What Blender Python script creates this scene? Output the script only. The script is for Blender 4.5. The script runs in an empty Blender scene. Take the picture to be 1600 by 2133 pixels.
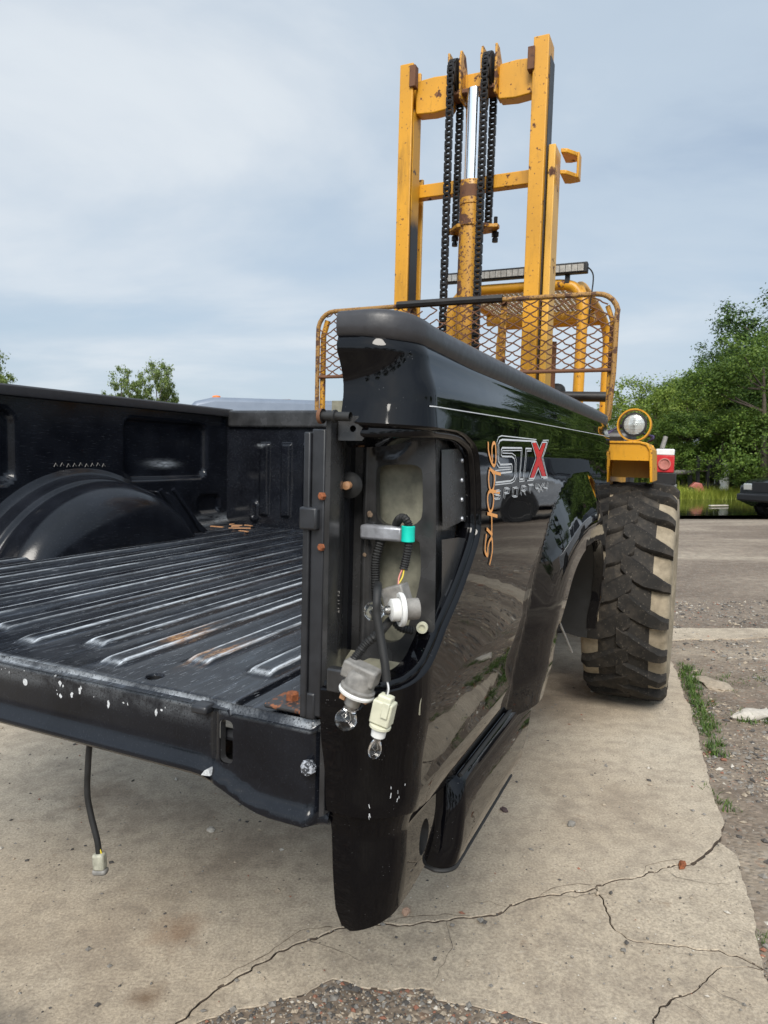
import bpy, bmesh, math, random
import numpy as np
from math import sin, cos, pi, radians, hypot, sqrt, atan2
from mathutils import Vector, Matrix, Euler, noise as mnoise
from mathutils.geometry import delaunay_2d_cdt

# ------------------------------------------------------------------ camera, sky, sun, exposure
sc = bpy.context.scene
CAMH = 1.25
cd = bpy.data.cameras.new('camera'); cam = bpy.data.objects.new('camera', cd); sc.collection.objects.link(cam)
cam.location = (0, 0, CAMH); cam.rotation_euler = (radians(90 - 3.94), 0, 0)
cd.sensor_fit = 'VERTICAL'; cd.sensor_height = 24; cd.lens = 1450 / 2133 * 24
cd.clip_start = .02; cd.clip_end = 2000
cd.dof.use_dof = True; cd.dof.focus_distance = 1.5; cd.dof.aperture_fstop = 9
sc.camera = cam

SUN_EL, SUN_AZ = 43, 186          # azimuth clockwise from the view direction: behind and right of the camera
wd = bpy.data.worlds.new('World'); sc.world = wd; wd.use_nodes = True
wn = wd.node_tree; wn.nodes.clear(); wl = wn.links
def wnode(t, **k):
    n = wn.nodes.new(t)
    for a, b in k.items(): setattr(n, a, b)
    return n
sky = wnode('ShaderNodeTexSky', sky_type='NISHITA', sun_disc=False)
sky.sun_elevation = radians(SUN_EL); sky.sun_rotation = radians(SUN_AZ)
sky.altitude = 200; sky.air_density = 1.2; sky.dust_density = 2.5; sky.ozone_density = 1.5
tc = wnode('ShaderNodeTexCoord'); sep = wnode('ShaderNodeSeparateXYZ'); wl.new(tc.outputs['Generated'], sep.inputs[0])
za = wnode('ShaderNodeMath', operation='ABSOLUTE'); wl.new(sep.outputs['Z'], za.inputs[0])
zb = wnode('ShaderNodeMath', operation='ADD'); wl.new(za.outputs[0], zb.inputs[0]); zb.inputs[1].default_value = .22
dv = wnode('ShaderNodeVectorMath', operation='DIVIDE'); wl.new(tc.outputs['Generated'], dv.inputs[0])
cx = wnode('ShaderNodeCombineXYZ')
for i in range(3): wl.new(zb.outputs[0], cx.inputs[i])
wl.new(cx.outputs[0], dv.inputs[1])
def wnoise(scale, detail, dist, off):
    mp = wnode('ShaderNodeMapping'); mp.inputs['Location'].default_value = off; mp.inputs['Scale'].default_value = (.55, 1, 1)
    wl.new(dv.outputs[0], mp.inputs[0])
    n = wnode('ShaderNodeTexNoise'); n.inputs['Scale'].default_value = scale; n.inputs['Detail'].default_value = detail
    n.inputs['Roughness'].default_value = .55; n.inputs['Distortion'].default_value = dist
    wl.new(mp.outputs[0], n.inputs['Vector']); return n
n1 = wnoise(1.1, 8, .35, (3.1, 1.7, 0)); n2 = wnoise(.5, 4, .2, (7.3, 2.2, 4))
def wramp(n, stops):
    r = wnode('ShaderNodeValToRGB'); e = r.color_ramp.elements
    while len(e) < len(stops): e.new(.5)
    for q, (p, c) in zip(e, stops): q.position = p; q.color = (c[0], c[1], c[2], 1)
    r.color_ramp.interpolation = 'EASE'
    wl.new(n.outputs['Fac'], r.inputs[0]); return r
cover = wramp(n1, [(.30, (.62,) * 3), (.52, (.88,) * 3), (.70, (1,) * 3)])
nm = wnode('ShaderNodeMath', operation='MULTIPLY_ADD'); wl.new(n1.outputs['Fac'], nm.inputs[0]); nm.inputs[1].default_value = .55
nh = wnode('ShaderNodeMath', operation='MULTIPLY'); wl.new(n2.outputs['Fac'], nh.inputs[0]); nh.inputs[1].default_value = .45; wl.new(nh.outputs[0], nm.inputs[2])
class _F: outputs = {'Fac': nm.outputs[0]}
shade = wramp(_F, [(.36, (3.35, 4.1, 5.05)), (.50, (4.15, 4.9, 5.7)), (.64, (5.5, 5.95, 6.4))])
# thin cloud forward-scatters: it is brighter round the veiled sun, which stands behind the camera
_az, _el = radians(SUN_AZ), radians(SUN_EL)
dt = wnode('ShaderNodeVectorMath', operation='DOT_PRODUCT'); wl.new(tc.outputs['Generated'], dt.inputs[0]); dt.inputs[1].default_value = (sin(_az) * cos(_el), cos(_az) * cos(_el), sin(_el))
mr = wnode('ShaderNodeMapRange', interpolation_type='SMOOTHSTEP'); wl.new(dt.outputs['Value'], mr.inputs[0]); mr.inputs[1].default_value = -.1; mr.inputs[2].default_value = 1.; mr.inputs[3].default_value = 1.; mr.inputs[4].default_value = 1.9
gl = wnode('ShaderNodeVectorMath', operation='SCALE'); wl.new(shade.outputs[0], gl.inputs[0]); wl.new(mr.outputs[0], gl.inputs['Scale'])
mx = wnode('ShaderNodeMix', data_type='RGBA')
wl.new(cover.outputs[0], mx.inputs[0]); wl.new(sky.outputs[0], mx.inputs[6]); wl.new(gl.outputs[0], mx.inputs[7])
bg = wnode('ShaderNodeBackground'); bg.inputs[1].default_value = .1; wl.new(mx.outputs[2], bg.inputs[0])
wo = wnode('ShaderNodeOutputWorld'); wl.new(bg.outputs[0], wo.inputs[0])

sd = bpy.data.lights.new('sun', 'SUN'); sd.energy = 2.7; sd.angle = radians(26); sd.color = (1, .95, .87)
sun = bpy.data.objects.new('sun', sd); sc.collection.objects.link(sun)
az = radians(SUN_AZ); el = radians(SUN_EL)
sdir = Vector((sin(az) * cos(el), cos(az) * cos(el), sin(el)))
sun.rotation_euler = sdir.to_track_quat('Z', 'Y').to_euler(); sun.location = sdir * 30
vs = sc.view_settings; vs.view_transform = 'Standard'; vs.look = 'None'; vs.gamma = 1; vs.exposure = .45; vs.use_curve_mapping = False
sc.render.engine = 'CYCLES'; sc.render.resolution_x = 768; sc.render.resolution_y = 1024
sc.cycles.max_bounces = 8; sc.cycles.transparent_max_bounces = 12

# ------------------------------------------------------------------ helpers
COL = sc.collection
class Frame:
    """a thing's Empty; shapes are given in a shared coordinate frame and shifted to the Empty's base"""
    def __init__(s, root, off): s.root, s.off = root, np.array(off, float)
def empty(name, loc, rot=(0, 0, 0), label=None, cat=None, group=None):
    o = bpy.data.objects.new(name, None); COL.objects.link(o); o.location = loc; o.rotation_euler = rot
    o.empty_display_size = .2; tag(o, label, cat, group); return o
def tag(o, label=None, cat=None, group=None, kind=None):
    if label: o['label'] = label
    if cat: o['category'] = cat
    if group: o['group'] = group
    if kind: o['kind'] = kind
    return o
def link(name, me, mat, parent):
    o = bpy.data.objects.new(name, me); COL.objects.link(o)
    for m in (mat if isinstance(mat, (list, tuple)) else [mat]): me.materials.append(m)
    if parent is not None: o.parent = parent.root if isinstance(parent, Frame) else parent
    return o
def offof(parent):
    return parent.off if isinstance(parent, Frame) else np.zeros(3)
class Sub:
    """a part that itself carries sub-parts: same frame offset as its thing"""
def sub(o, fr): return Frame(o, fr.off)
class MB:
    def __init__(s): s.v = []; s.f = []
    def add(s, v, f):
        k = len(s.v); s.v += [tuple(p) for p in v]; s.f += [tuple(i + k for i in q) for q in f]; return s
    def box(s, a, b, rot=None, piv=None):
        (x0, y0, z0), (x1, y1, z1) = a, b
        v = [Vector(p) for p in ((x0,y0,z0),(x1,y0,z0),(x1,y1,z0),(x0,y1,z0),(x0,y0,z1),(x1,y0,z1),(x1,y1,z1),(x0,y1,z1))]
        if rot is not None:
            c = Vector(piv) if piv is not None else (Vector(a) + Vector(b)) / 2
            m = Euler(rot).to_matrix(); v = [m @ (p - c) + c for p in v]
        return s.add(v, [(0,3,2,1),(4,5,6,7),(0,1,5,4),(1,2,6,5),(2,3,7,6),(3,0,4,7)])
    def tube(s, path, r, n=10, cap=True, closed=False):
        P = [Vector(p) for p in path]; m = len(P)
        rr = r if isinstance(r, (list, tuple)) else [r] * m
        T = []
        for i in range(m):
            a = P[(i - 1) % m] if (closed or i > 0) else P[i]; b = P[(i + 1) % m] if (closed or i < m - 1) else P[i]
            T.append((b - a).normalized())
        up = Vector((0, 0, 1)) if abs(T[0].z) < .9 else Vector((1, 0, 0))
        nrm = T[0].cross(up).normalized(); V = []
        for i in range(m):
            nrm = (nrm - T[i] * nrm.dot(T[i])).normalized(); bn = T[i].cross(nrm)
            for j in range(n):
                a = 2 * pi * j / n; V.append(P[i] + (nrm * cos(a) + bn * sin(a)) * rr[i])
        F = []
        for i in range(m if closed else m - 1):
            for j in range(n):
                i2 = (i + 1) % m
                F.append((i*n + j, i*n + (j+1) % n, i2*n + (j+1) % n, i2*n + j))
        if cap and not closed:
            F.append(tuple(range(n))[::-1]); F.append(tuple((m-1)*n + j for j in range(n)))
        return s.add(V, F)
    def lathe(s, prof, c, ax, n=24, cap=False):
        """prof: (distance along ax, radius)"""
        ax = Vector(ax).normalized(); t = Vector((0, 0, 1)) if abs(ax.z) < .9 else Vector((1, 0, 0))
        e1 = ax.cross(t).normalized(); e2 = ax.cross(e1); c = Vector(c); V = []
        for d, r in prof:
            for j in range(n):
                a = 2 * pi * j / n; V.append(c + ax * d + (e1 * cos(a) + e2 * sin(a)) * r)
        F = [(i*n + j, (i+1)*n + j, (i+1)*n + (j+1) % n, i*n + (j+1) % n) for i in range(len(prof)-1) for j in range(n)]
        if cap: F += [tuple(range(n)), tuple((len(prof)-1)*n + j for j in range(n))[::-1]]
        return s.add(V, F)
    def prism(s, poly, d0, d1, fn):
        """poly of 2-d points, fn(a, b, d) -> xyz"""
        n = len(poly); V = [fn(a, b, d0) for a, b in poly] + [fn(a, b, d1) for a, b in poly]
        F = [tuple(range(n))[::-1], tuple(range(n, 2*n))] + [(i, (i+1) % n, n + (i+1) % n, n + i) for i in range(n)]
        return s.add(V, F)
    def build(s, name, mat, parent=None, smooth=35, bevel=0, seg=2):
        o = offof(parent); me = bpy.data.meshes.new(name)
        me.from_pydata([(p[0]-o[0], p[1]-o[1], p[2]-o[2]) for p in s.v], [], s.f)
        bm = bmesh.new(); bm.from_mesh(me); bmesh.ops.recalc_face_normals(bm, faces=bm.faces); bm.to_mesh(me); bm.free()
        me.update()
        if smooth:
            me.polygons.foreach_set('use_smooth', [True] * len(me.polygons)); me.set_sharp_from_angle(angle=radians(smooth))
        ob = link(name, me, mat, parent)
        if bevel:
            b = ob.modifiers.new('bevel', 'BEVEL'); b.width = bevel; b.segments = seg; b.limit_method = 'ANGLE'; b.angle_limit = radians(40); b.harden_normals = False
        return ob
def catmull(P, k=6, closed=False):
    out = []; n = len(P)
    for i in range(n if closed else n - 1):
        if closed: p = [P[(i + j - 1) % n] for j in range(4)]
        else: p = [P[max(0, i-1)], P[i], P[i+1], P[min(n-1, i+2)]]
        for j in range(k):
            t = j / k
            out.append(tuple(.5*((2*p[1][d]) + (-p[0][d]+p[2][d])*t + (2*p[0][d]-5*p[1][d]+4*p[2][d]-p[3][d])*t*t + (-p[0][d]+3*p[1][d]-3*p[2][d]+p[3][d])*t**3) for d in range(len(P[0]))))
    if not closed: out.append(tuple(P[-1]))
    return out
def resample(P, step, closed=False):
    out = []; Q = list(P) + ([P[0]] if closed else [])
    for a, b in zip(Q, Q[1:]):
        L = math.dist(a, b); n = max(1, int(math.ceil(L / step)))
        out += [tuple(a[d] + (b[d]-a[d]) * i / n for d in range(len(a))) for i in range(n)]
    if not closed: out.append(tuple(P[-1]))
    return out
def inpoly(X, Y, poly):
    r = np.zeros(X.shape, bool); n = len(poly)
    for i in range(n):
        x0, y0 = poly[i]; x1, y1 = poly[(i+1) % n]
        if y0 == y1: continue
        c = ((Y > min(y0, y1)) & (Y <= max(y0, y1)))
        r ^= c & (X < x0 + (Y - y0) * (x1 - x0) / (y1 - y0))
    return r
def edist(X, Y, poly, closed=True):
    d = np.full(X.shape, 1e9); n = len(poly)
    for i in range(n if closed else n - 1):
        x0, y0 = poly[i]; x1, y1 = poly[(i+1) % n]; dx, dy = x1-x0, y1-y0; q = dx*dx + dy*dy
        if q == 0: continue
        t = np.clip(((X-x0)*dx + (Y-y0)*dy) / q, 0, 1)
        d = np.minimum(d, np.hypot(X - x0 - t*dx, Y - y0 - t*dy))
    return d
def fnormals(fn, A, B, e=2e-4):
    p = fn(A, B); da = fn(A + e, B) - fn(A - e, B); db = fn(A, B + e) - fn(A, B - e)
    n = np.cross(da, db); n /= np.maximum(np.linalg.norm(n, axis=1, keepdims=True), 1e-12); return p, n
def mesh_from(name, pts, tris, normals, mat, parent, flip=False, attrs=None):
    o = offof(parent); me = bpy.data.meshes.new(name)
    F = [tuple(int(i) for i in (t[::-1] if flip else t)) for t in tris]
    me.from_pydata((pts - o).tolist(), [], F); me.update()
    me.polygons.foreach_set('use_smooth', [True] * len(me.polygons))
    if normals is not None:
        me.normals_split_custom_set_from_vertices(((-normals) if flip else normals).tolist())
    for k, a in (attrs or {}).items():
        at = me.attributes.new(k, 'FLOAT', 'POINT'); at.data.foreach_set('value', np.asarray(a, np.float32))
    return link(name, me, mat, parent)
def sheet(name, fn, outline, holes, step, mat, parent, flip=False, attr=None, aspect=1):
    """smooth sheet: 2-d outline with holes, triangulated, mapped by fn(A,B)->Nx3 with exact normals"""
    loops = [resample(outline, step, True)] + [resample(h, step, True) for h in holes]
    pts, edges = [], []
    for L in loops:
        k = len(pts); pts += L; edges += [(k + i, k + (i+1) % len(L)) for i in range(len(L))]
    xs = [p[0] for p in outline]; ys = [p[1] for p in outline]
    gx, gy = np.meshgrid(np.arange(min(xs) + step/2, max(xs), step*aspect), np.arange(min(ys) + step/2, max(ys), step))
    gx, gy = gx.ravel(), gy.ravel(); ok = inpoly(gx, gy, outline) & (edist(gx, gy, loops[0]) > step * .5)
    for h in loops[1:]: ok &= ~inpoly(gx, gy, h) & (edist(gx, gy, h) > step * .5)
    pts += list(zip(gx[ok].tolist(), gy[ok].tolist()))
    r = delaunay_2d_cdt([Vector(p) for p in pts], edges, [], 0, 1e-7)
    V = np.array([tuple(p) for p in r[0]]); T = np.array([t for t in r[2] if len(t) == 3])
    c = V[T].mean(1); ok = inpoly(c[:, 0], c[:, 1], outline)
    for h in loops[1:]: ok &= ~inpoly(c[:, 0], c[:, 1], h)
    T = T[ok]; p, n = fnormals(fn, V[:, 0], V[:, 1])
    return mesh_from(name, p, T, n, mat, parent, flip, {k: f(V[:, 0], V[:, 1]) for k, f in (attr or {}).items()})
def grid(name, fn, A, B, mat, parent, flip=False, attr=None, exact=True):
    A = np.asarray(A, float); B = np.asarray(B, float); a, b = np.meshgrid(A, B, indexing='ij'); a, b = a.ravel(), b.ravel(); m = len(B)
    F = [(i*m + j, (i+1)*m + j, (i+1)*m + j+1, i*m + j+1) for i in range(len(A)-1) for j in range(m-1)]
    if exact: p, n = fnormals(fn, a, b)
    else: p, n = fn(a, b), None
    return mesh_from(name, p, F, n, mat, parent, flip, {k: f(a, b) for k, f in (attr or {}).items()})
def ribbon(name, loops, mat, parent, smooth=60):
    """strip through successive rings (lists of xyz of equal length)"""
    V = [p for L in loops for p in L]; n = len(loops[0])
    F = [(i*n + j, i*n + j+1, (i+1)*n + j+1, (i+1)*n + j) for i in range(len(loops)-1) for j in range(n-1)]
    m = MB(); m.add(V, F); return m.build(name, mat, parent, smooth)
def sst(a, b, x):
    t = np.clip((x - a) / (b - a), 0, 1); return t*t*t*(t*(6*t - 15) + 10)
def rbox(x, y, x0, x1, y0, y1, r):
    """signed distance to a rounded rectangle (negative inside)"""
    qx = np.abs(x - (x0+x1)/2) - (x1-x0)/2 + r; qy = np.abs(y - (y0+y1)/2) - (y1-y0)/2 + r
    return np.hypot(np.maximum(qx, 0), np.maximum(qy, 0)) + np.minimum(np.maximum(qx, qy), 0) - r
def rrect(x0, x1, y0, y1, r, n=5):
    P = []
    for cx_, cy_, a0 in ((x1-r, y1-r, 0), (x0+r, y1-r, 90), (x0+r, y0+r, 180), (x1-r, y0+r, 270)):
        P += [(cx_ + r*cos(radians(a0 + 90*i/n)), cy_ + r*sin(radians(a0 + 90*i/n))) for i in range(n+1)]
    return P

# ------------------------------------------------------------------ materials
class G:
    def __init__(s, name):
        s.m = bpy.data.materials.new(name); s.m.use_nodes = True; s.t = s.m.node_tree
        s.b = s.t.nodes['Principled BSDF']; s.co = None
    def n(s, t, ins=None, **k):
        x = s.t.nodes.new(t)
        for a, b in k.items(): setattr(x, a, b)
        for a, b in (ins or {}).items(): s.put(x.inputs[a], b)
        return x
    def put(s, sock, val):
        if isinstance(val, bpy.types.NodeSocket): s.t.links.new(val, sock)
        elif isinstance(val, (tuple, list)) and len(val) == 3 and sock.type == 'RGBA': sock.default_value = (*val, 1)
        else: sock.default_value = val
    def set(s, **k):
        for a, b in k.items(): s.put(s.b.inputs[a.replace('_', ' ')], b)
        return s
    def coord(s, scale=(1, 1, 1), loc=(0, 0, 0), rot=(0, 0, 0), geo=False):
        if geo: o = s.n('ShaderNodeNewGeometry').outputs['Position']
        else: o = s.n('ShaderNodeTexCoord').outputs['Object']
        return s.n('ShaderNodeMapping', {0: o, 'Scale': scale, 'Location': loc, 'Rotation': rot}).outputs[0]
    def noise(s, scale, detail=4, rough=.55, vec=None, dist=0):
        return s.n('ShaderNodeTexNoise', {'Vector': vec or s.coord(), 'Scale': scale, 'Detail': detail, 'Roughness': rough, 'Distortion': dist}).outputs['Fac']
    def voro(s, scale, vec=None, out='Distance', feature='F1', rand=1):
        return s.n('ShaderNodeTexVoronoi', {'Vector': vec or s.coord(), 'Scale': scale, 'Randomness': rand}, feature=feature).outputs[out]
    def ramp(s, fac, stops, interp='LINEAR'):
        r = s.n('ShaderNodeValToRGB', {0: fac}); e = r.color_ramp.elements
        while len(e) < len(stops): e.new(.5)
        for q, (p, c) in zip(e, stops):
            q.position = p; q.color = (*c, 1) if isinstance(c, (tuple, list)) else (c, c, c, 1)
        r.color_ramp.interpolation = interp; return r.outputs[0]
    def mix(s, f, a, b, mode='MIX'):
        x = s.n('ShaderNodeMix', {0: f, 6: a, 7: b}, data_type='RGBA', blend_type=mode); return x.outputs[2]
    def math(s, op, a, b=0, c=0):
        x = s.n('ShaderNodeMath', {0: a, 1: b, 2: c}, operation=op); return x.outputs[0]
    def attr(s, name): return s.n('ShaderNodeAttribute', attribute_name=name).outputs['Fac']
    def bump(s, h, strength=.3, dist=.002, prev=None):
        i = {'Strength': strength, 'Distance': dist, 'Height': h}
        if prev is not None: i['Normal'] = prev
        return s.n('ShaderNodeBump', i).outputs[0]

def m_plain(name, c, r=.5, metal=0, vary=.12, scale=25, bump=0, spec=.5):
    g = G(name); f = g.noise(scale, 5)
    lo = tuple(x * (1 - vary) for x in c); hi = tuple(min(1, x * (1 + vary)) for x in c)
    g.set(Base_Color=g.ramp(f, [(.3, lo), (.7, hi)]), Roughness=g.ramp(f, [(.3, max(0, r - .06)), (.7, min(1, r + .08))]), Metallic=metal, Specular_IOR_Level=spec)
    if bump: g.set(Normal=g.bump(g.noise(scale * 4, 4), bump, .002))
    return g.m
def m_gloss():
    """glossy black coachwork: dust specks, faint swirl and panel waviness"""
    g = G('black_coach_paint'); dust = g.noise(5, 5, .6)
    sp = g.voro(260, out='Distance'); rnd = g.noise(38, 2)
    spk = g.math('MULTIPLY', g.ramp(sp, [(.07, 1.), (.13, 0.)]), g.ramp(rnd, [(.60, 0.), (.68, 1.)]))
    film = g.ramp(dust, [(.45, 0.), (.8, .006)])
    c = g.mix(film, (.0016, .0016, .0024), (.28, .25, .21))
    g.set(Base_Color=g.mix(g.math('MULTIPLY', spk, .55), c, (.4, .4, .4)), Roughness=g.ramp(dust, [(.35, .025), (.75, .085)]), IOR=1.36, Specular_IOR_Level=.5)
    run = g.ramp(g.noise(60, 4, .6, g.coord((1, 1, .06))), [(.55, 0.), (.75, 1.)]); g.set(Roughness=g.math('ADD', g.ramp(dust, [(.35, .010), (.75, .040)]), g.math('MULTIPLY', run, .018)))
    nb = g.bump(g.noise(7, 2, .4), .05, .012); g.set(Normal=nb); return g.m
def m_worn(name='worn_bed_paint', sk=.40, r0=.16, r1=.34):
    """satin black bed paint rubbed through to pale primer and rust where the attributes say so"""
    g = G(name); st = g.coord((1.2, 22, 22)); s2 = g.coord((5, 60, 60)); base = g.noise(7, 6)
    streak = g.noise(4, 7, .65, st); fine = g.noise(6, 6, .7, s2); wear = g.attr('wear'); rust = g.attr('rust')
    c = g.ramp(base, [(.3, (.0035, .004, .006)), (.7, (.010, .0115, .016))])
    c = g.mix(g.ramp(streak, [(.52, 0.), (.80, sk)]), c, (.14, .17, .22))
    w = g.math('MULTIPLY', g.math('MULTIPLY', wear, g.ramp(fine, [(.36, 0.), (.50, 1.)])), g.ramp(g.noise(2.2, 5, .65, g.coord((1.6, 9, 9))), [(.38, .12), (.56, 1.)])); c = g.mix(w, c, (.66, .70, .74))
    scr = g.math('MULTIPLY', g.attr('scuff'), g.ramp(fine, [(.60, 0.), (.68, 1.)])); c = g.mix(scr, c, (.45, .48, .52))
    r = g.math('MULTIPLY', rust, g.ramp(g.noise(30, 8, .7, g.coord((.5, 2, 2))), [(.44, 0.), (.60, .9)])); c = g.mix(r, c, g.ramp(g.noise(90, 6, .7), [(.3, (.13, .05, .018)), (.55, (.36, .17, .05)), (.7, (.55, .42, .26))]))
    g.set(Base_Color=c, Roughness=g.ramp(base, [(.3, r0), (.7, r1)]), Specular_IOR_Level=.34, Normal=g.bump(g.noise(220, 4), .1, .001)); return g.m
def m_chip(name, c, amount=.5, scale=9, rust=(.055, .022, .012), rough=.42, dirt=.5):
    """old machine paint, chipped to rust, grimy"""
    g = G(name); a = g.noise(scale, 9, .68); b = g.noise(scale * 6, 6, .6); d = g.noise(3.2, 5)
    col = g.mix(g.ramp(d, [(.3, 0.), (.75, 1.)]), tuple(x * .80 for x in c), tuple(min(1, x * 1.08) for x in c))
    col = g.mix(g.math('MULTIPLY', g.ramp(g.noise(14, 8, .7, g.coord((1, 1, .18))), [(.52, 0.), (.78, 1.)]), dirt), col, tuple(x * .35 for x in c))
    lim = .70 - amount * .16
    chip = g.math('MAXIMUM', g.ramp(a, [(lim, 0.), (lim + .025, 1.)]), g.ramp(b, [(lim + .03, 0.), (lim + .05, 1.)]))
    col = g.mix(chip, col, g.ramp(b, [(.3, rust), (.7, tuple(x * 2.4 for x in rust))]))
    g.set(Base_Color=col, Roughness=g.mix(chip, (rough,) * 3, (.85,) * 3), Normal=g.bump(chip, -.35, .0015)); return g.m
MAT = {}
MAT['gloss'] = m_gloss(); MAT['worn'] = m_worn(); MAT['wallpaint'] = m_worn('inner_wall_paint', .02, .09, .24)
MAT['satin'] = m_plain('satin_black_steel', (.018, .019, .022), .38, 0, .3, 30, .05)
MAT['inner'] = m_plain('grimy_black_inner_metal', (.034, .034, .035), .24, 0, .55, 14, .08)
MAT['cap'] = m_plain('grey_plastic_rail_cap', (.034, .033, .036), .42, 0, .12, 60, .12)
MAT['rubber'] = m_plain('black_rubber', (.012, .012, .012), .6, 0, .3, 40, .1)
MAT['dark'] = m_plain('dark_plastic', (.008, .008, .009), .55, 0, .3, 40)
MAT['yellow'] = m_chip('chipped_yellow_paint', (.63, .295, .010), .50, 13, dirt=1.)
MAT['yellow2'] = m_chip('pale_yellow_paint', (.70, .38, .05), .35)
MAT['yellowrust'] = m_chip('rusted_yellow_paint', (.52, .25, .02), 1.0, 14, (.06, .026, .014))
MAT['rust'] = m_chip('rusty_steel', (.15, .065, .03), .8, 20, (.05, .022, .014), .8)
MAT['rustorange'] = m_plain('orange_rust', (.20, .062, .022), .85, 0, .5, 120, .4)
MAT['grease'] = m_plain('greased_black_steel', (.012, .010, .009), .45, 0, .5, 8, .1)
MAT['chain'] = m_plain('oily_chain_steel', (.018, .016, .015), .38, .6, .4, 60, .1)
MAT['chrome'] = m_plain('chrome', (.88, .89, .9), .2, 1, .03, 4)
MAT['steel'] = m_plain('dull_steel', (.35, .34, .32), .4, .8, .25, 60, .1)
MAT['white'] = m_plain('white_paint', (.75, .75, .74), .4, 0, .08, 30)
MAT['red'] = m_plain('red_decal', (.72, .012, .014), .3, 0, .05, 30)
MAT['decal'] = m_plain('silver_decal', (.68, .69, .70), .4, 0, .06, 60)
MAT['orange'] = m_plain('orange_paint_marker', (.92, .40, .12), .55, 0, .12, 200)
MAT['teal'] = m_plain('teal_tape', (.0, .52, .40), .45, 0, .1, 60)
MAT['greyplastic'] = m_plain('weathered_grey_plastic', (.20, .19, .175), .55, 0, .3, 90, .15)
MAT['ivory'] = m_plain('ivory_plastic', (.56, .55, .42), .45, 0, .1, 60)
MAT['whiteplastic'] = m_plain('white_gasket', (.70, .70, .68), .5, 0, .08, 60)
MAT['tan'] = m_plain('tan_plastic', (.42, .22, .11), .5, 0, .1, 60)
MAT['olive'] = m_plain('dusty_olive_metal', (.23, .22, .165), .6, 0, .35, 45, .15)
MAT['wy'] = m_plain('yellow_wire', (.65, .5, .04), .45); MAT['wr'] = m_plain('pink_wire', (.6, .22, .18), .45); MAT['ww'] = m_plain('grey_wire', (.5, .5, .5), .45)
MAT['foil'] = m_plain('galvanised_bracket', (.38, .39, .42), .38, .5, .25, 50, .15)
MAT['mud'] = m_plain('dried_mud', (.15, .105, .07), .95, 0, .3, 90, .5)
def m_glass(name, c=(1, 1, 1), r=.0):
    g = G(name); g.set(Base_Color=c, Roughness=r, IOR=1.45, Transmission_Weight=1.0); return g.m
MAT['glass'] = m_glass('clear_bulb_glass'); MAT['window'] = m_plain('tinted_window', (.01, .012, .014), .05)

# ------------------------------------------------------------------ ground, slab, pond
def m_ground():
    """packed dirt and crushed stone, damp and dry patches"""
    g = G('packed_dirt_gravel'); p = g.coord(geo=True); ps = g.coord((.35, 1.1, 1), geo=True)
    a = g.noise(.55, 7, .6, ps, .6); b = g.noise(9, 7, .7, p); c = g.voro(55, p, 'Color'); cg = g.n('ShaderNodeRGBToBW', {0: c}).outputs[0]
    dist = g.voro(55, p)
    col = g.ramp(a, [(.36, (.15, .115, .087)), (.50, (.25, .20, .152)), (.62, (.40, .335, .255))])
    col = g.mix(g.ramp(b, [(.35, .55), (.65, 0.)]), col, (.085, .064, .05))
    col = g.mix(g.ramp(cg, [(.55, 0.), (.78, .35)]), col, g.ramp(cg, [(.6, (.20, .17, .14)), (.8, (.36, .32, .27)), (.92, (.30, .16, .10))]))
    h = g.math('ADD', g.math('MULTIPLY', g.ramp(dist, [(0., 1.), (.6, 0.)]), .5), b)
    g.set(Base_Color=col, Roughness=.9, Normal=g.bump(h, .7, .012), Specular_IOR_Level=.25); return g.m
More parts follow.
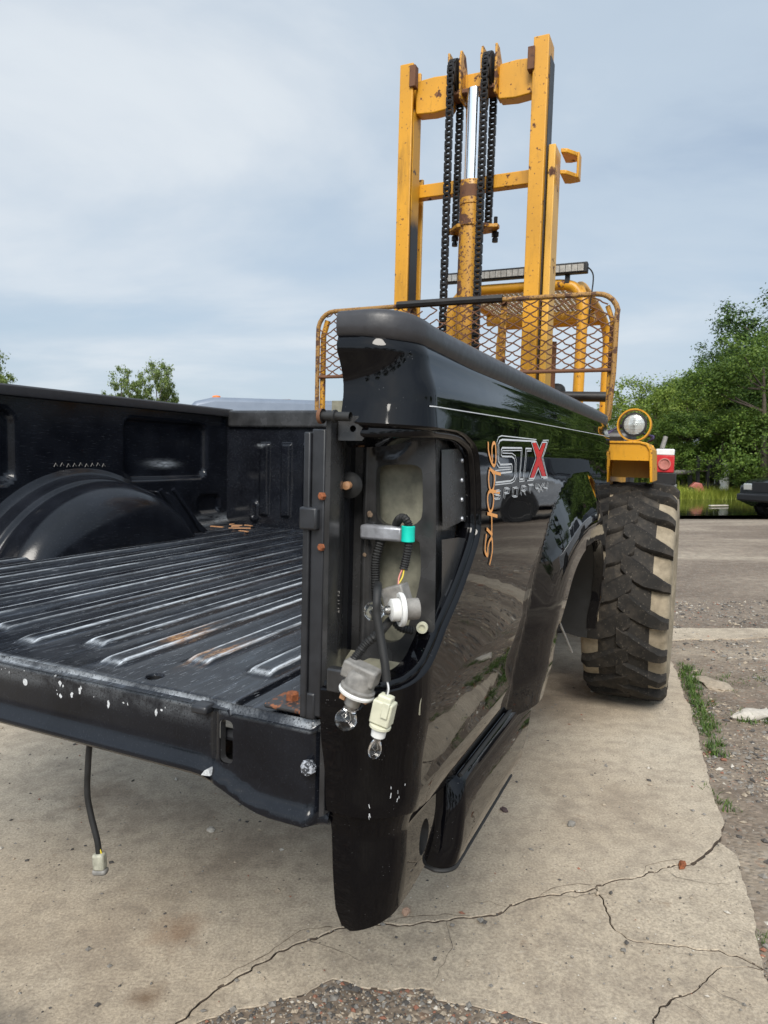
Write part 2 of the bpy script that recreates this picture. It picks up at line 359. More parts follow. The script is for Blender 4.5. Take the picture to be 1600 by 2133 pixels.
def m_concrete():
    g = G('weathered_concrete'); p = g.coord(geo=True); a = g.noise(1.1, 8, .62, p, .5); b = g.noise(14, 8, .7, p); f = g.noise(130, 5, .7, p)
    col = g.ramp(a, [(.30, (.43, .352, .258)), (.52, (.545, .460, .348)), (.72, (.60, .52, .405))])
    col = g.mix(g.ramp(b, [(.30, .55), (.56, 0.)]), col, (.20, .165, .13))
    col = g.mix(g.ramp(f, [(.35, .55), (.62, 0.)]), col, (.13, .105, .085))
    col = g.mix(g.ramp(g.noise(75, 4, .6, p), [(.60, 0.), (.75, .5)]), col, (.52, .46, .38))
    sp = g.math('MULTIPLY', g.ramp(g.voro(30, p), [(.05, 1.), (.11, 0.)]), g.ramp(g.noise(4, 3, .5, p), [(.47, 0.), (.58, 1.)])); col = g.mix(g.math('MULTIPLY', sp, .8), col, (.05, .042, .036))
    st2 = g.noise(2.3, 6, .65, g.coord((1, 1, 1), (13, 2, 5), geo=True)); col = g.mix(g.ramp(st2, [(.56, 0.), (.68, .42)]), col, (.17, .13, .10))
    oil = g.noise(.9, 5, .6, g.coord((1, 1, 1), (3.3, 8.1, 0), geo=True)); col = g.mix(g.ramp(oil, [(.58, 0.), (.70, .5)]), col, (.11, .078, .055))
    wetn = g.ramp(g.noise(6, 5, .6, g.coord((1, 1, 1), (1, 5, 2), geo=True)), [(.66, 0.), (.74, .6)]); col = g.mix(wetn, col, (.16, .09, .045))
    pos = g.n('ShaderNodeNewGeometry').outputs['Position']; wob = g.noise(9, 6, .65, p)
    for (sx, sy, sr, k, sc_) in ((-1.08, 2.54, .16, .55, (.12, .075, .045)), (-.55, 1.775, .09, .5, (.20, .10, .045)), (-.56, 1.55, .05, .7, (.13, .075, .04)), (-.9, 1.45, .14, .8, (.10, .09, .08)), (.25, 2.9, .30, .35, (.16, .13, .10)), (.9, 3.6, .35, .4, (.15, .12, .09)), (-1.5, 3.2, .4, .4, (.15, .12, .09))):
        dd = g.n('ShaderNodeVectorMath', {0: pos, 1: (sx, sy, 0)}, operation='DISTANCE').outputs['Value']
        dd = g.math('ADD', dd, g.math('MULTIPLY', g.math('SUBTRACT', wob, .5), sr * 2.2)); col = g.mix(g.math('MULTIPLY', g.ramp(g.math('DIVIDE', dd, sr), [(.15, 1.), (1., 0.)]), k), col, sc_)
    hs = g.math('ADD', g.math('MULTIPLY', b, .6), g.math('MULTIPLY', f, .5))
    g.set(Base_Color=col, Roughness=.88, Specular_IOR_Level=.3, Normal=g.bump(hs, .6, .006)); return g.m
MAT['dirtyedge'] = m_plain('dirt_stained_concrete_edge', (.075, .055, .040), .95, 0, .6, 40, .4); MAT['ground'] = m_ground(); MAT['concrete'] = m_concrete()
def ground_z(x, y):
    """gentle undulation, slab bed sunk under the concrete"""
    n = mnoise.noise(Vector((x * .9, y * .9, 3))) * .008 + mnoise.noise(Vector((x * 4, y * 4, 1))) * .004
    return -.020 + n
def far_sheet():
    xs = sorted(set([-900, -300, -120, -50, -20, -10, -7] + list(np.arange(-6, 6.01, .25)) + [7, 8.5, 10, 12, 14, 17, 20, 25, 30, 40, 60, 120, 300, 900]))
    ys = sorted(set([-900, -300, -100, -30, -10, -4, -1] + list(np.arange(0, 8.01, .25)) + [9, 10, 12, 14, 16, 17, 18, 19, 20, 22, 24, 26, 28, 30, 33, 38, 50, 90, 200, 500, 900]))
    V = []; 
    for x in xs:
        for y in ys:
            z = ground_z(x, y) if (abs(x) < 40 and abs(y) < 60) else -.035
            # shallow basin that holds the pond
            if 17 <= y <= 27 and 6 <= x <= 25: z -= .14
            V.append((x, y, z))
    m = len(ys); F = [(i*m + j, (i+1)*m + j, (i+1)*m + j+1, i*m + j+1) for i in range(len(xs)-1) for j in range(m-1)]
    b = MB(); b.add(V, F); o = b.build('ground', MAT['ground'], None, 80); tag(o, kind='structure'); return o
GROUND = far_sheet()
# --- broken slab
SLAB = empty('concrete_slab', (0, 0, 0)); tag(SLAB, kind='structure')
rng = random.Random(5)
def jag(P, amp, step=.025, seed=0):
    out = []
    Q = resample(P, step)
    for i, (x, y) in enumerate(Q):
        k = 0 if i in (0, len(Q)-1) else 1
        n = mnoise.noise_vector(Vector((x * 7 + seed, y * 7, seed * 1.3))) * amp + mnoise.noise_vector(Vector((x * 30, y * 30 + seed, 9))) * amp * .55
        out.append((x + n.x * k, y + n.y * k))
    return out
A_right = jag([(1.812, 4.268), (1.562, 3.462), (1.347, 2.836), (1.247, 2.541), (1.183, 2.352), (1.119, 2.245)], .016, seed=1)
A_main = jag([(-.512, 1.403), (-.474, 1.48), (-.424, 1.535), (-.354, 1.627), (-.292, 1.685), (-.202, 1.747), (-.142, 1.795), (0, 1.824), (.171, 1.83), (.32, 1.855), (.353, 1.886), (.443, 1.926), (.55, 1.964), (.633, 1.99)], .022, .010, seed=2)
A_main2 = jag([(.633, 1.99), (.759, 2.036), (.86, 2.068), (.962, 2.099)], .018, .010, seed=3)
A_main3 = jag([(.962, 2.099), (1.03, 2.15), (1.119, 2.245)], .012, .012, seed=4)
A_r2a = jag([(1.119, 2.245), (1.135, 2.18), (1.113, 2.099)], .012, .012, seed=5)
A_c4 = jag([(.962, 2.099), (1.0, 2.04), (1.06, 2.06), (1.113, 2.099)], .010, .012, seed=6)
A_r2b = jag([(1.113, 2.099), (1.054, 1.93), (1.008, 1.805), (.968, 1.70), (.944, 1.646)], .012, .02, seed=7)
A_c2 = jag([(.633, 1.99), (.618, 1.824), (.637, 1.766), (.703, 1.738), (.867, 1.715), (.906, 1.694), (.944, 1.646)], .018, .010, seed=8)
A_c3 = jag([(.944, 1.646), (.853, 1.66), (.771, 1.611), (.675, 1.55), (.587, 1.466), (.56, 1.38)], .018, .010, seed=9)
A_r3 = jag([(.944, 1.646), (.92, 1.56), (.90, 1.475), (.88, 1.35)], .012, .02, seed=10)
A_grav = jag([(-.512, 1.403), (-.455, 1.453), (-.354, 1.521), (-.182, 1.568), (-.117, 1.616), (-.046, 1.592), (.115, 1.592), (.119, 1.557), (.222, 1.528), (.327, 1.5), (.459, 1.446), (.56, 1.38)], .014, .015, seed=11)
R = lambda L: L[::-1]
def cat_(*Ls):
    out = []
    for L in Ls: out += L[:-1]
    return out
pieces = [
    cat_([(-.512, 1.403), (-.75, 1.25), (-1.4, .7), (-4, .3), (-7.5, .5), (-7.5, 7.5), (-2, 7.6), (1.5, 7.0), (1.95, 5.0), (1.812, 4.268)], A_right, R(A_main3), R(A_main2), R(A_main)),
    cat_(A_main, A_c2, A_c3, R(A_grav)),
    cat_(A_main2, A_c4, A_r2b, R(A_c2)),
    cat_(A_main3, A_r2a, R(A_c4)),
    cat_(A_c3, [(.56, 1.38), (.7, 1.2), (.88, 1.35)], R(A_r3)),
]
def inset(P, d):
    n = len(P); out = []
    ar = sum(P[i][0]*P[(i+1) % n][1] - P[(i+1) % n][0]*P[i][1] for i in range(n)); sg = 1 if ar > 0 else -1
    for i in range(n):
        a, b = Vector(P[i-1]), Vector(P[(i+1) % n]); t = (b - a)
        if t.length < 1e-9: out.append(P[i]); continue
        t.normalize(); k = d * (.6 + .9 * abs(mnoise.noise(Vector((P[i][0]*25, P[i][1]*25, 4)))) )
        out.append((P[i][0] - t.y * k * sg, P[i][1] + t.x * k * sg))
    return out
def slab_piece(P, i, gap=.0019, tilt=(0, 0)):
    P = inset(P, gap); P2 = inset(P, .0016)
    c = (sum(p[0] for p in P)/len(P), sum(p[1] for p in P)/len(P))
    dz = [0, -.004, -.002, -.009, -.006][i]
    zt = lambda x, y: dz + (x - c[0]) * tilt[0] + (y - c[1]) * tilt[1]
    n = len(P)
    r = delaunay_2d_cdt([Vector(p) for p in P2], [(k, (k+1) % n) for k in range(n)], [], 1, 1e-6)
    V = [(p[0], p[1], zt(*p)) for p in r[0]]; F = [tuple(t) for t in r[2]]
    mp = [0] * n
    for k, o in enumerate(r[3]):
        for q in o:
            if q < n: mp[q] = k
    k0 = len(V)
    V += [(x, y, zt(x, y) - .002 - .004 * abs(mnoise.noise(Vector((x*40, y*40, 2))))) for x, y in P]; V += [(x, y, -.12) for x, y in P]
    for k in range(n):
        k2 = (k+1) % n
        F.append((mp[k], mp[k2], k0 + k2, k0 + k)); F.append((k0 + k, k0 + k2, k0 + n + k2, k0 + n + k))
    F = [f for f in F if len(set(f)) > 2]
    m = MB(); m.add(V, F); o = m.build('slab_piece', [MAT['concrete'], MAT['dirtyedge']], SLAB, 0)
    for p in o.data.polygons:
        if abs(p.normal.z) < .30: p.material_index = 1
    return o
for i, P in enumerate(pieces): slab_piece(P, i, tilt=[(0, 0), (0, .002), (.004, 0), (.02, -.02), (.01, .01)][i])
# pale concrete kerb strip that edges the yard beyond the tyre
m = MB(); P = jag([(1.75, 5.28), (2.216, 5.285), (2.955, 5.30), (4.2, 5.33), (6, 5.4), (9, 5.5)], .03, .08, 20); Q = jag([(1.7, 4.93), (2.07, 4.927), (2.798, 4.997), (4.2, 5.03), (6, 5.1), (9, 5.2)], .04, .08, 21)
L = P + Q[::-1]; n = len(L); m.add([(x, y, -.012) for x, y in L] + [(x, y, -.08) for x, y in inset(L, -.02)], [tuple(range(n))[::-1]] + [(i, (i+1) % n, n + (i+1) % n, n + i) for i in range(n)])
o = m.build('concrete_kerb', MAT['concrete'], None, 40); tag(o, kind='structure')

L = [(x, y) for x, y in A_grav] + [(.62, 1.2), (.3, .9), (-.5, .9), (-.75, 1.2)]
m = MB(); m.add([(x, y, -.0085) for x, y in inset(L, -.01)], [tuple(range(len(L)))]); o = m.build('gravel_bed', MAT['ground'], None, 0); tag(o, kind='structure')
# --- pond
def m_water():
    g = G('pond_water'); p = g.coord((1, 1, 1), geo=True)
    g.set(Base_Color=(.012, .014, .008), Roughness=.06, IOR=1.33, Specular_IOR_Level=.5, Normal=g.bump(g.noise(2.5, 3, .5, p), .12, .02)); return g.m
MAT['water'] = m_water()
P = catmull([(4.5, 17.4), (9, 17.2), (14, 17.6), (19, 19), (24, 22), (22, 26), (16, 25.5), (11, 25), (6, 22)], 8, True)
m = MB(); m.add([(x, y, -.015) for x, y in P], [tuple(range(len(P)))]); o = m.build('pond_water', MAT['water'], None, 0); tag(o, kind='structure')

# --- loose stones
def pebble_mesh(rg, spots, zf, name, mats, label, cat):
    V, F, MI = [], [], []
    base = [(1,0,0),(-1,0,0),(0,1,0),(0,-1,0),(0,0,1),(0,0,-1)]; T = [(0,2,4),(2,1,4),(1,3,4),(3,0,4),(2,0,5),(1,2,5),(3,1,5),(0,3,5)]
    for x, y, s in spots:
        k = len(V); a = rg.random() * 6.28; e = (s * rg.uniform(.7, 1.3), s * rg.uniform(.6, 1.1), s * rg.uniform(.35, .75)); z = zf(x, y)
        for p in base:
            q = [p[i] * e[i] * rg.uniform(.75, 1.2) for i in range(3)]
            V.append((x + q[0]*cos(a) - q[1]*sin(a), y + q[0]*sin(a) + q[1]*cos(a), z + q[2] + e[2]*.35))
        mi = rg.choices(range(len(mats)), [7, 5, 5, 1.1, .8][:len(mats)])[0]
        for t in T: F.append(tuple(k + i for i in t)); MI.append(mi)
    me = bpy.data.meshes.new(name); me.from_pydata(V, [], F); me.polygons.foreach_set('material_index', MI); me.update()
    o = link(name, me, mats, None); tag(o, label, cat, kind='stuff'); return o
PM = [m_plain('stone_grey', (.20, .185, .165), .85, 0, .3, 60), m_plain('stone_tan', (.34, .28, .21), .85, 0, .25, 60), m_plain('stone_dark', (.075, .068, .062), .85, 0, .3, 60), m_plain('stone_pale', (.48, .44, .38), .85, 0, .15, 60), m_plain('stone_red', (.25, .11, .07), .85, 0, .25, 60)]
rg = random.Random(11)
main_poly = [pieces[k] for k in range(5)]
_gx, _gy = np.meshgrid(np.arange(-2.6, 6, .008), np.arange(.9, 7, .008), indexing='ij')
SLABMASK = np.zeros(_gx.shape, bool)
for P in main_poly: SLABMASK |= inpoly(_gx, _gy, P)
def on_slab(x, y):
    i, j = int((x + 2.6) / .008), int((y - .9) / .008)
    return bool(SLABMASK[min(max(i, 0), SLABMASK.shape[0] - 1), min(max(j, 0), SLABMASK.shape[1] - 1)])
spots = []
while len(spots) < 17000:
    t = rg.random(); y = 1.2 + 5.2 * t**1.6; x = rg.uniform(.75, 1.0 + .55 * y) 
    if on_slab(x, y): continue
    if mnoise.noise(Vector((x * 2.2, y * 1.5, 7))) < -.18 and rg.random() < .8: continue
    if mnoise.noise(Vector((x * 5, y * 5, 17))) < -.05 and rg.random() < .6: continue
    spots.append((x, y, min(.012, .0023 * (1 / (1 - rg.random() * .96)) ** .55) * (1 + .13 * y)))
pebble_mesh(rg, spots, ground_z, 'loose_gravel', PM, 'loose mixed gravel on the dirt beside the slab edge', 'gravel')
spots = []
while len(spots) < 7000:
    x, y = rg.uniform(-.7, .75), rg.uniform(1.15, 1.63)
    if on_slab(x, y): continue
    spots.append((x, y, min(.013, .0027 * (1 / (1 - rg.random() * .96)) ** .5)))
pebble_mesh(rg, spots, lambda x, y: -.0075, 'loose_gravel', PM, 'gravel filling the hollow at the near slab edge', 'gravel')
spots = []
while len(spots) < 3600:
    x, y = rg.uniform(-2.4, 1.6), 1.3 + 3.2 * rg.random() ** 1.4
    if not on_slab(x, y): continue
    if rg.random() > .35 + .6 * mnoise.noise(Vector((x * 1.5, y * 1.5, 30))): continue
    spots.append((x, y, min(.012, .0017 * (1 / (1 - rg.random() * .97)) ** .55)))
pebble_mesh(rg, spots, lambda x, y: .0, 'scattered_grit', PM, 'grit and pebbles scattered over the concrete slab', 'grit')
# crumbs along the cracks
spots = []
for L in (A_main, A_main2, A_main3, A_c4, A_c2, A_c3, A_r2a):
    for (x, y) in L:
        for q in range(2): spots.append((x + rg.gauss(0, .004), y + rg.gauss(0, .004), rg.uniform(.001, .004)))
pebble_mesh(rg, spots, lambda x, y: -.014, 'crack_rubble', [PM[2], PM[0], PM[1]], 'crumbled concrete lying in the slab cracks', 'rubble')
# hairline fissures, packed with dirt, branching off the open cracks
MAT['fissure'] = m_plain('fissure_dirt', (.13, .10, .072), .95, 0, .5, 60)
def fissures(lines, name, label):
    V, F = [], []
    for k, (L, w0) in enumerate(lines):
        P = jag(L, .016, .012, 40 + k); n = len(P); b = len(V)
        for i, (x, y) in enumerate(P):
            a, c = P[max(0, i-1)], P[min(n-1, i+1)]; t = Vector((c[0]-a[0], c[1]-a[1])); t.normalize(); w = w0 * .62 * (.25 + 1.2 * abs(mnoise.noise(Vector((x*30, y*30, 3))))) * min(1, (n - 1 - i) / 4 + .15)
            z = .0012 + k * .00004; V += [(x - t.y*w, y + t.x*w, z), (x + t.y*w, y - t.x*w, z)]
        F += [(b + 2*i, b + 2*i + 1, b + 2*i + 3, b + 2*i + 2) for i in range(n - 1)]
    me = bpy.data.meshes.new(name); me.from_pydata(V, [], F); me.update(); o = link(name, me, MAT['fissure'], None); tag(o, label, 'cracks', kind='stuff')
fissures([([(-.14, 1.80), (-.20, 1.79), (-.27, 1.74), (-.33, 1.67), (-.41, 1.60)], .003), ([(0, 1.824), (.08, 1.85), (.17, 1.85), (.25, 1.838)], .0025), ([(.443, 1.93), (.49, 1.975), (.57, 1.992), (.64, 1.99)], .003), ([(.47, 1.925), (.54, 1.93), (.60, 1.955), (.66, 1.985)], .0028), ([(.171, 1.828), (.165, 1.74), (.15, 1.68), (.12, 1.60)], .0022),
    ([(.353, 1.886), (.30, 1.91), (.24, 1.90)], .002), ([(.80, 2.045), (.82, 2.09), (.90, 2.12), (.98, 2.14)], .003), ([(.86, 2.065), (.88, 2.02), (.95, 2.0), (1.03, 1.99)], .0026), ([(.675, 1.552), (.72, 1.52), (.75, 1.46)], .0022), ([(.771, 1.611), (.80, 1.56), (.86, 1.52)], .0024), ([(.703, 1.738), (.75, 1.70), (.84, 1.69)], .002), ([(-.202, 1.747), (-.10, 1.70), (-.05, 1.66)], .0022)], 'hairline_fissures', 'fine dirt filled fissures branching from the slab cracks')
def rock(x, y, s, mat, label, flat=.5, seed=0, z=None):
    bm = bmesh.new(); bmesh.ops.create_icosphere(bm, subdivisions=3, radius=1)
    for v in bm.verts:
        p = v.co.copy(); d = 1 + .45 * mnoise.noise(p * 1.3 + Vector((seed, 0, 0))) + .15 * mnoise.noise(p * 4 + Vector((0, seed, 0)))
        v.co = Vector((p.x * s[0] * d, p.y * s[1] * d, p.z * s[2] * d))
    me = bpy.data.meshes.new('stone'); bm.to_mesh(me); bm.free(); me.update()
    me.polygons.foreach_set('use_smooth', [True] * len(me.polygons)); me.set_sharp_from_angle(angle=radians(28))
    o = link('stone', me, mat, None); o.location = (x, y, (ground_z(x, y) if z is None else z) + s[2] * flat); o.rotation_euler = (0, 0, seed * 1.7); tag(o, label, 'stone'); return o
rock(1.907, 3.93, (.13, .07, .018), PM[1], 'flat tan stone lying in the gravel right of the big tyre', .4, 1)
rock(1.86, 3.394, (.12, .05, .035), PM[3], 'pale lump of concrete with grass around it on the dirt', .4, 2)
rock(1.40, 2.30, (.020, .014, .011), PM[0], 'blue grey pebble on the gravel beside the slab corner', .6, 3)
rock(.649, 2.332, (.016, .011, .010), PM[0], 'grey chip of stone standing on the open slab', .6, 4, 0)
rock(.433, 2.432, (.014, .010, .009), m_plain('stone_maroon', (.07, .045, .045), .8), 'maroon pebble on the slab beside the bed moulding', .6, 5, 0)
rock(.062, 1.86, (.012, .010, .009), m_plain('stone_pink', (.42, .27, .19), .8), 'pinkish pebble just above the long slab crack', .6, 6, 0)
rock(-.591, 2.30, (.015, .014, .006), PM[3], 'white chip on the slab right of the dangling plug', .6, 7, 0)
rock(.93, 2.09, (.022, .010, .007), MAT['rustorange'], 'orange rusty crumb at the right end of the long crack', .5, 8, 0)

# --- weeds along the slab edge
def m_leaf(name, a, b, trans=.25, rough=.5):
    g = G(name); rn = g.n('ShaderNodeObjectInfo').outputs['Random']; f = g.noise(2.2, 3, .5)
    f2 = g.n('ShaderNodeNewGeometry').outputs['Random Per Island']; k = g.math('ADD', g.math('MULTIPLY', f, .45), g.math('MULTIPLY', f2, .55))
    c = g.ramp(k, [(.2, a), (.8, b)])
    df = g.n('ShaderNodeBsdfTranslucent', {0: c}); mxs = g.n('ShaderNodeMixShader', {0: trans})
    g.set(Base_Color=c, Roughness=rough, Specular_IOR_Level=.3)
    g.t.links.new(g.b.outputs[0], mxs.inputs[1]); g.t.links.new(df.outputs[0], mxs.inputs[2])
    out = g.t.nodes['Material Output']; g.t.links.new(mxs.outputs[0], out.inputs[0]); return g.m
MAT['weed'] = m_leaf('weed_leaves', (.045, .085, .02), (.12, .19, .04)); MAT['reed'] = m_leaf('reed_leaves', (.20, .27, .03), (.50, .52, .10), .45)
def blades(name, mat, spots, label, cat, rg, hh, wd_, n=9, spread=.03):
    V, F = [], []
    for x, y, s in spots:
        for q in range(n):
            a = rg.random() * 6.28; l = hh * s * rg.uniform(.5, 1.2); w = wd_ * s * rg.uniform(.7, 1.3); lean = rg.uniform(.25, 1.2)
            bx, by = x + rg.gauss(0, spread), y + rg.gauss(0, spread); z0 = ground_z(bx, by) - .004; k = len(V)
            dx, dy = cos(a), sin(a)
            for t in (0, .5, 1):
                o = lean * l * t * t; ww = w * (1 - t * .92) / 2
                V += [(bx + dx*o - dy*ww, by + dy*o + dx*ww, z0 + l*t*(1 - .3*lean*t)), (bx + dx*o + dy*ww, by + dy*o - dx*ww, z0 + l*t*(1 - .3*lean*t))]
            F += [(k, k+1, k+3, k+2), (k+2, k+3, k+5, k+4)]
    me = bpy.data.meshes.new(name); me.from_pydata(V, [], F); me.update(); o = link(name, me, mat, None); tag(o, label, cat, kind='stuff'); return o
rg = random.Random(3); sp = []
for (x, y) in resample([(1.86, 4.3), (1.60, 3.48), (1.39, 2.85)], .022):
    if y > 3.15 or rg.random() < .35:
        for q in range(2): sp.append((x + abs(rg.gauss(.015, .035)), y + rg.gauss(0, .02), rg.uniform(.5, 1.1)))
for q in range(10): sp.append((1.262 + rg.gauss(0, .02), 2.56 + rg.gauss(0, .06), rg.uniform(.4, .9)))
blades('edge_grass', MAT['weed'], sp, 'low green weeds growing along the broken slab edge', 'grass', rg, .055, .008, 9, .014)
sp = [(1.86 + rg.gauss(0, .09), 3.36 + rg.gauss(0, .035), rg.uniform(.4, 1)) for q in range(34)] + [(2.3 + rg.gauss(0, .2), 3.9 + rg.gauss(0, .12), rg.uniform(.3, .8)) for q in range(18)] + [(2.0 + rg.gauss(0, .1), 4.0 + rg.gauss(0, .06), rg.uniform(.3, .8)) for q in range(20)]
blades('dirt_grass', MAT['weed'], sp, 'small grass tufts around the pale lump on the dirt', 'grass', rg, .05, .008, 8, .02)
sp = [(1.02 + rg.gauss(0, .01), 1.79 + rg.gauss(0, .012), rg.uniform(.4, .8)) for q in range(4)]
blades('dirt_grass', MAT['weed'], sp, 'tiny grass sprig at the right slab corner', 'grass', rg, .04, .007, 7, .008)

# ------------------------------------------------------------------ pickup bed, carried on the forks
BT = np.array([.04004, .85243, .20952 + CAMH]); BE = Euler((radians(1.68), radians(-.08), radians(65.71))); BM = np.array(BE.to_matrix())
def place(off): return tuple(BT + BM @ np.array(off))
OFFB = (1.0, .975, -.70)
bed_root = empty('pickup_bed', place(OFFB), BE, 'glossy black pickup truck bed without tail lamp, lifted on the forklift', 'truck bed')
BED = Frame(bed_root, OFFB)
RC, V0 = .085, .12; L0 = V0 - RC; L1 = RC * pi / 2; SU = L0 + L1 - RC; LEN = 2.05
PROF = [(-.76, .022), (-.66, .008), (-.52, -.004), (-.34, -.010), (-.2, -.006), (-.12, .002), (-.07, .014), (-.03, .03)]
ARCH = [(.79, -.78), (.80, -.72), (.83, -.65), (.87, -.58), (.94, -.52), (1.03, -.475), (1.15, -.448), (1.3, -.438), (1.45, -.445), (1.56, -.48), (1.65, -.56), (1.70, -.66), (1.72, -.86)]
ARCHS = catmull(ARCH, 4)
def ntab(tab, x):
    y = np.full(x.shape, tab[0][1], float)
    for (a, b), (c, d) in zip(tab, tab[1:]):
        t = np.clip((x - a) / (c - a), 0, 1); t = t*t*(3 - 2*t); y = np.where(x > a, b + (d - b) * t, y)
    return y
def FLARE(d):
    t = np.clip((.205 - d) / .16, 0, 1); k = .06; t = np.where(t < k, t*t/(2*k), t - k/2); q = np.clip(t / .97, 0, 1); return .044 * (q - .16 * q**5) / .84
def side(S, W, off=0.):
    """bed flank: S runs along the skin from the inner rear edge round the corner and forward, W is height"""
    S = np.asarray(S, float); W = np.asarray(W, float)
    a = np.clip((S - L0) / RC, 0, pi/2); t = np.maximum(S - L0 - L1, 0); r = np.maximum(L0 - S, 0)
    u = RC - RC*np.cos(a) + t; v = RC - RC*np.sin(a) + r; nu, nv = -np.cos(a), -np.sin(a)
    d = edist(u, W, ARCHS, False)
    o = -ntab(PROF, W) + np.where(u > .3, FLARE(d), 0) + off
    k = np.maximum(0, 1 - S / (L0 + L1)); sc_ = ntab([(-.21, 0), (-.155, .024), (-.115, .032), (-.05, 0)], W) * k
    return np.stack([u + nu*o + sc_, v + nv*o, W], 1)
def sp1(s, w, off=0.): return side(np.array([s]), np.array([w]), off)[0]
LAMP = [(.0083, -.1574), (.0481, -.1586), (.1058, -.1605), (.1795, -.1615), (.2600, -.1629), (.3081, -.172), (.3422, -.1897), (.360, -.2351), (.3628, -.2963), (.354, -.3264), (.3218, -.3605), (.2718, -.4047), (.2162, -.4436), (.1909, -.4654), (.1585, -.4857), (.1257, -.4994), (.0983, -.5052), (.0623, -.5086), (.0, -.5120)]
lampc = catmull(LAMP, 5); SMAX = LEN + SU
archc = catmull([(u + SU, w) for u, w in ARCH], 5)
bot = catmull([(.79 + SU, -.745), (.692, -.745), (.407, -.733), (.236, -.706), (.17, -.694), (.119, -.686), (.08, -.684), (.034, -.6846), (0, -.6836)], 5)
archtop = [p for p in archc if p[1] > -.745 or p[0] > 1.3]
outline = [(0, -.036)] + [(SMAX * i / 40, -.044) for i in range(1, 40)] + [(SMAX, -.05), (SMAX, -.80), (1.72 + SU, -.80)] + [p for p in archtop[::-1] if p[1] > -.80] + bot + lampc[::-1]
panel = sheet('outer_side_panel', side, outline, [], .011, MAT['gloss'], BED, False); panel['label'] = 'glossy black bed flank with lettering'
PNL = sub(panel, BED)
def snorm(S, W):
    p, n = fnormals(lambda a, b: side(a, b), S, W); return p, n          # normal points outwards
def rim(name, curve, steps, mat, inward, parent=PNL):
    """turned edge: steps of (in-plane offset, depth) from a curve on the skin"""
    C = np.array(curve); T = np.gradient(C, axis=0); T /= np.linalg.norm(T, axis=1, keepdims=True); N2 = np.stack([-T[:, 1], T[:, 0]], 1) * inward
    loops = []
    for o, d in steps:
        Q = C + N2 * o; p, n = snorm(Q[:, 0], Q[:, 1]); loops.append((p - n * d).tolist())
    return ribbon(name, loops, mat, parent)
rim('lamp_opening_flange', lampc, [(0, 0), (.0015, .001), (.003, .004), (.004, .007), (.010, .008), (.012, .010), (.013, .014), (.014, .035)], MAT['gloss'], -1)
rim('arch_lip', [p for p in archtop if p[1] > -.80], [(0, 0), (.003, .002), (.005, .006), (.006, .03)], MAT['gloss'], -1)
rim('bottom_hem', bot, [(0, 0), (.002, .002), (.003, .006), (.003, .025)], MAT['gloss'], 1)
# inner arch liner
C = [p for p in archtop if p[1] > -.84]
loops = []
for d in (.028, .06, .12, .20):
    a = np.array(C); p, n = snorm(a[:, 0], np.maximum(a[:, 1], -.86)); q = p.copy(); q[:, 1] = q[:, 1] + d; q[:, 2] += .004 + (.012 if d > .1 else 0); loops.append(q.tolist())
ribbon('arch_liner', loops, MAT['rubber'], BED)
# forward bulkhead flange closing the far edge of the flank
m = MB(); W = np.linspace(-.05, -.80, 24); p, n = snorm(np.full(24, SMAX), W)
ribbon('front_edge_flange', [p.tolist(), (p + np.array([.003, .004, 0])).tolist(), (p + np.array([.003, .05, 0])).tolist()], MAT['gloss'], PNL)

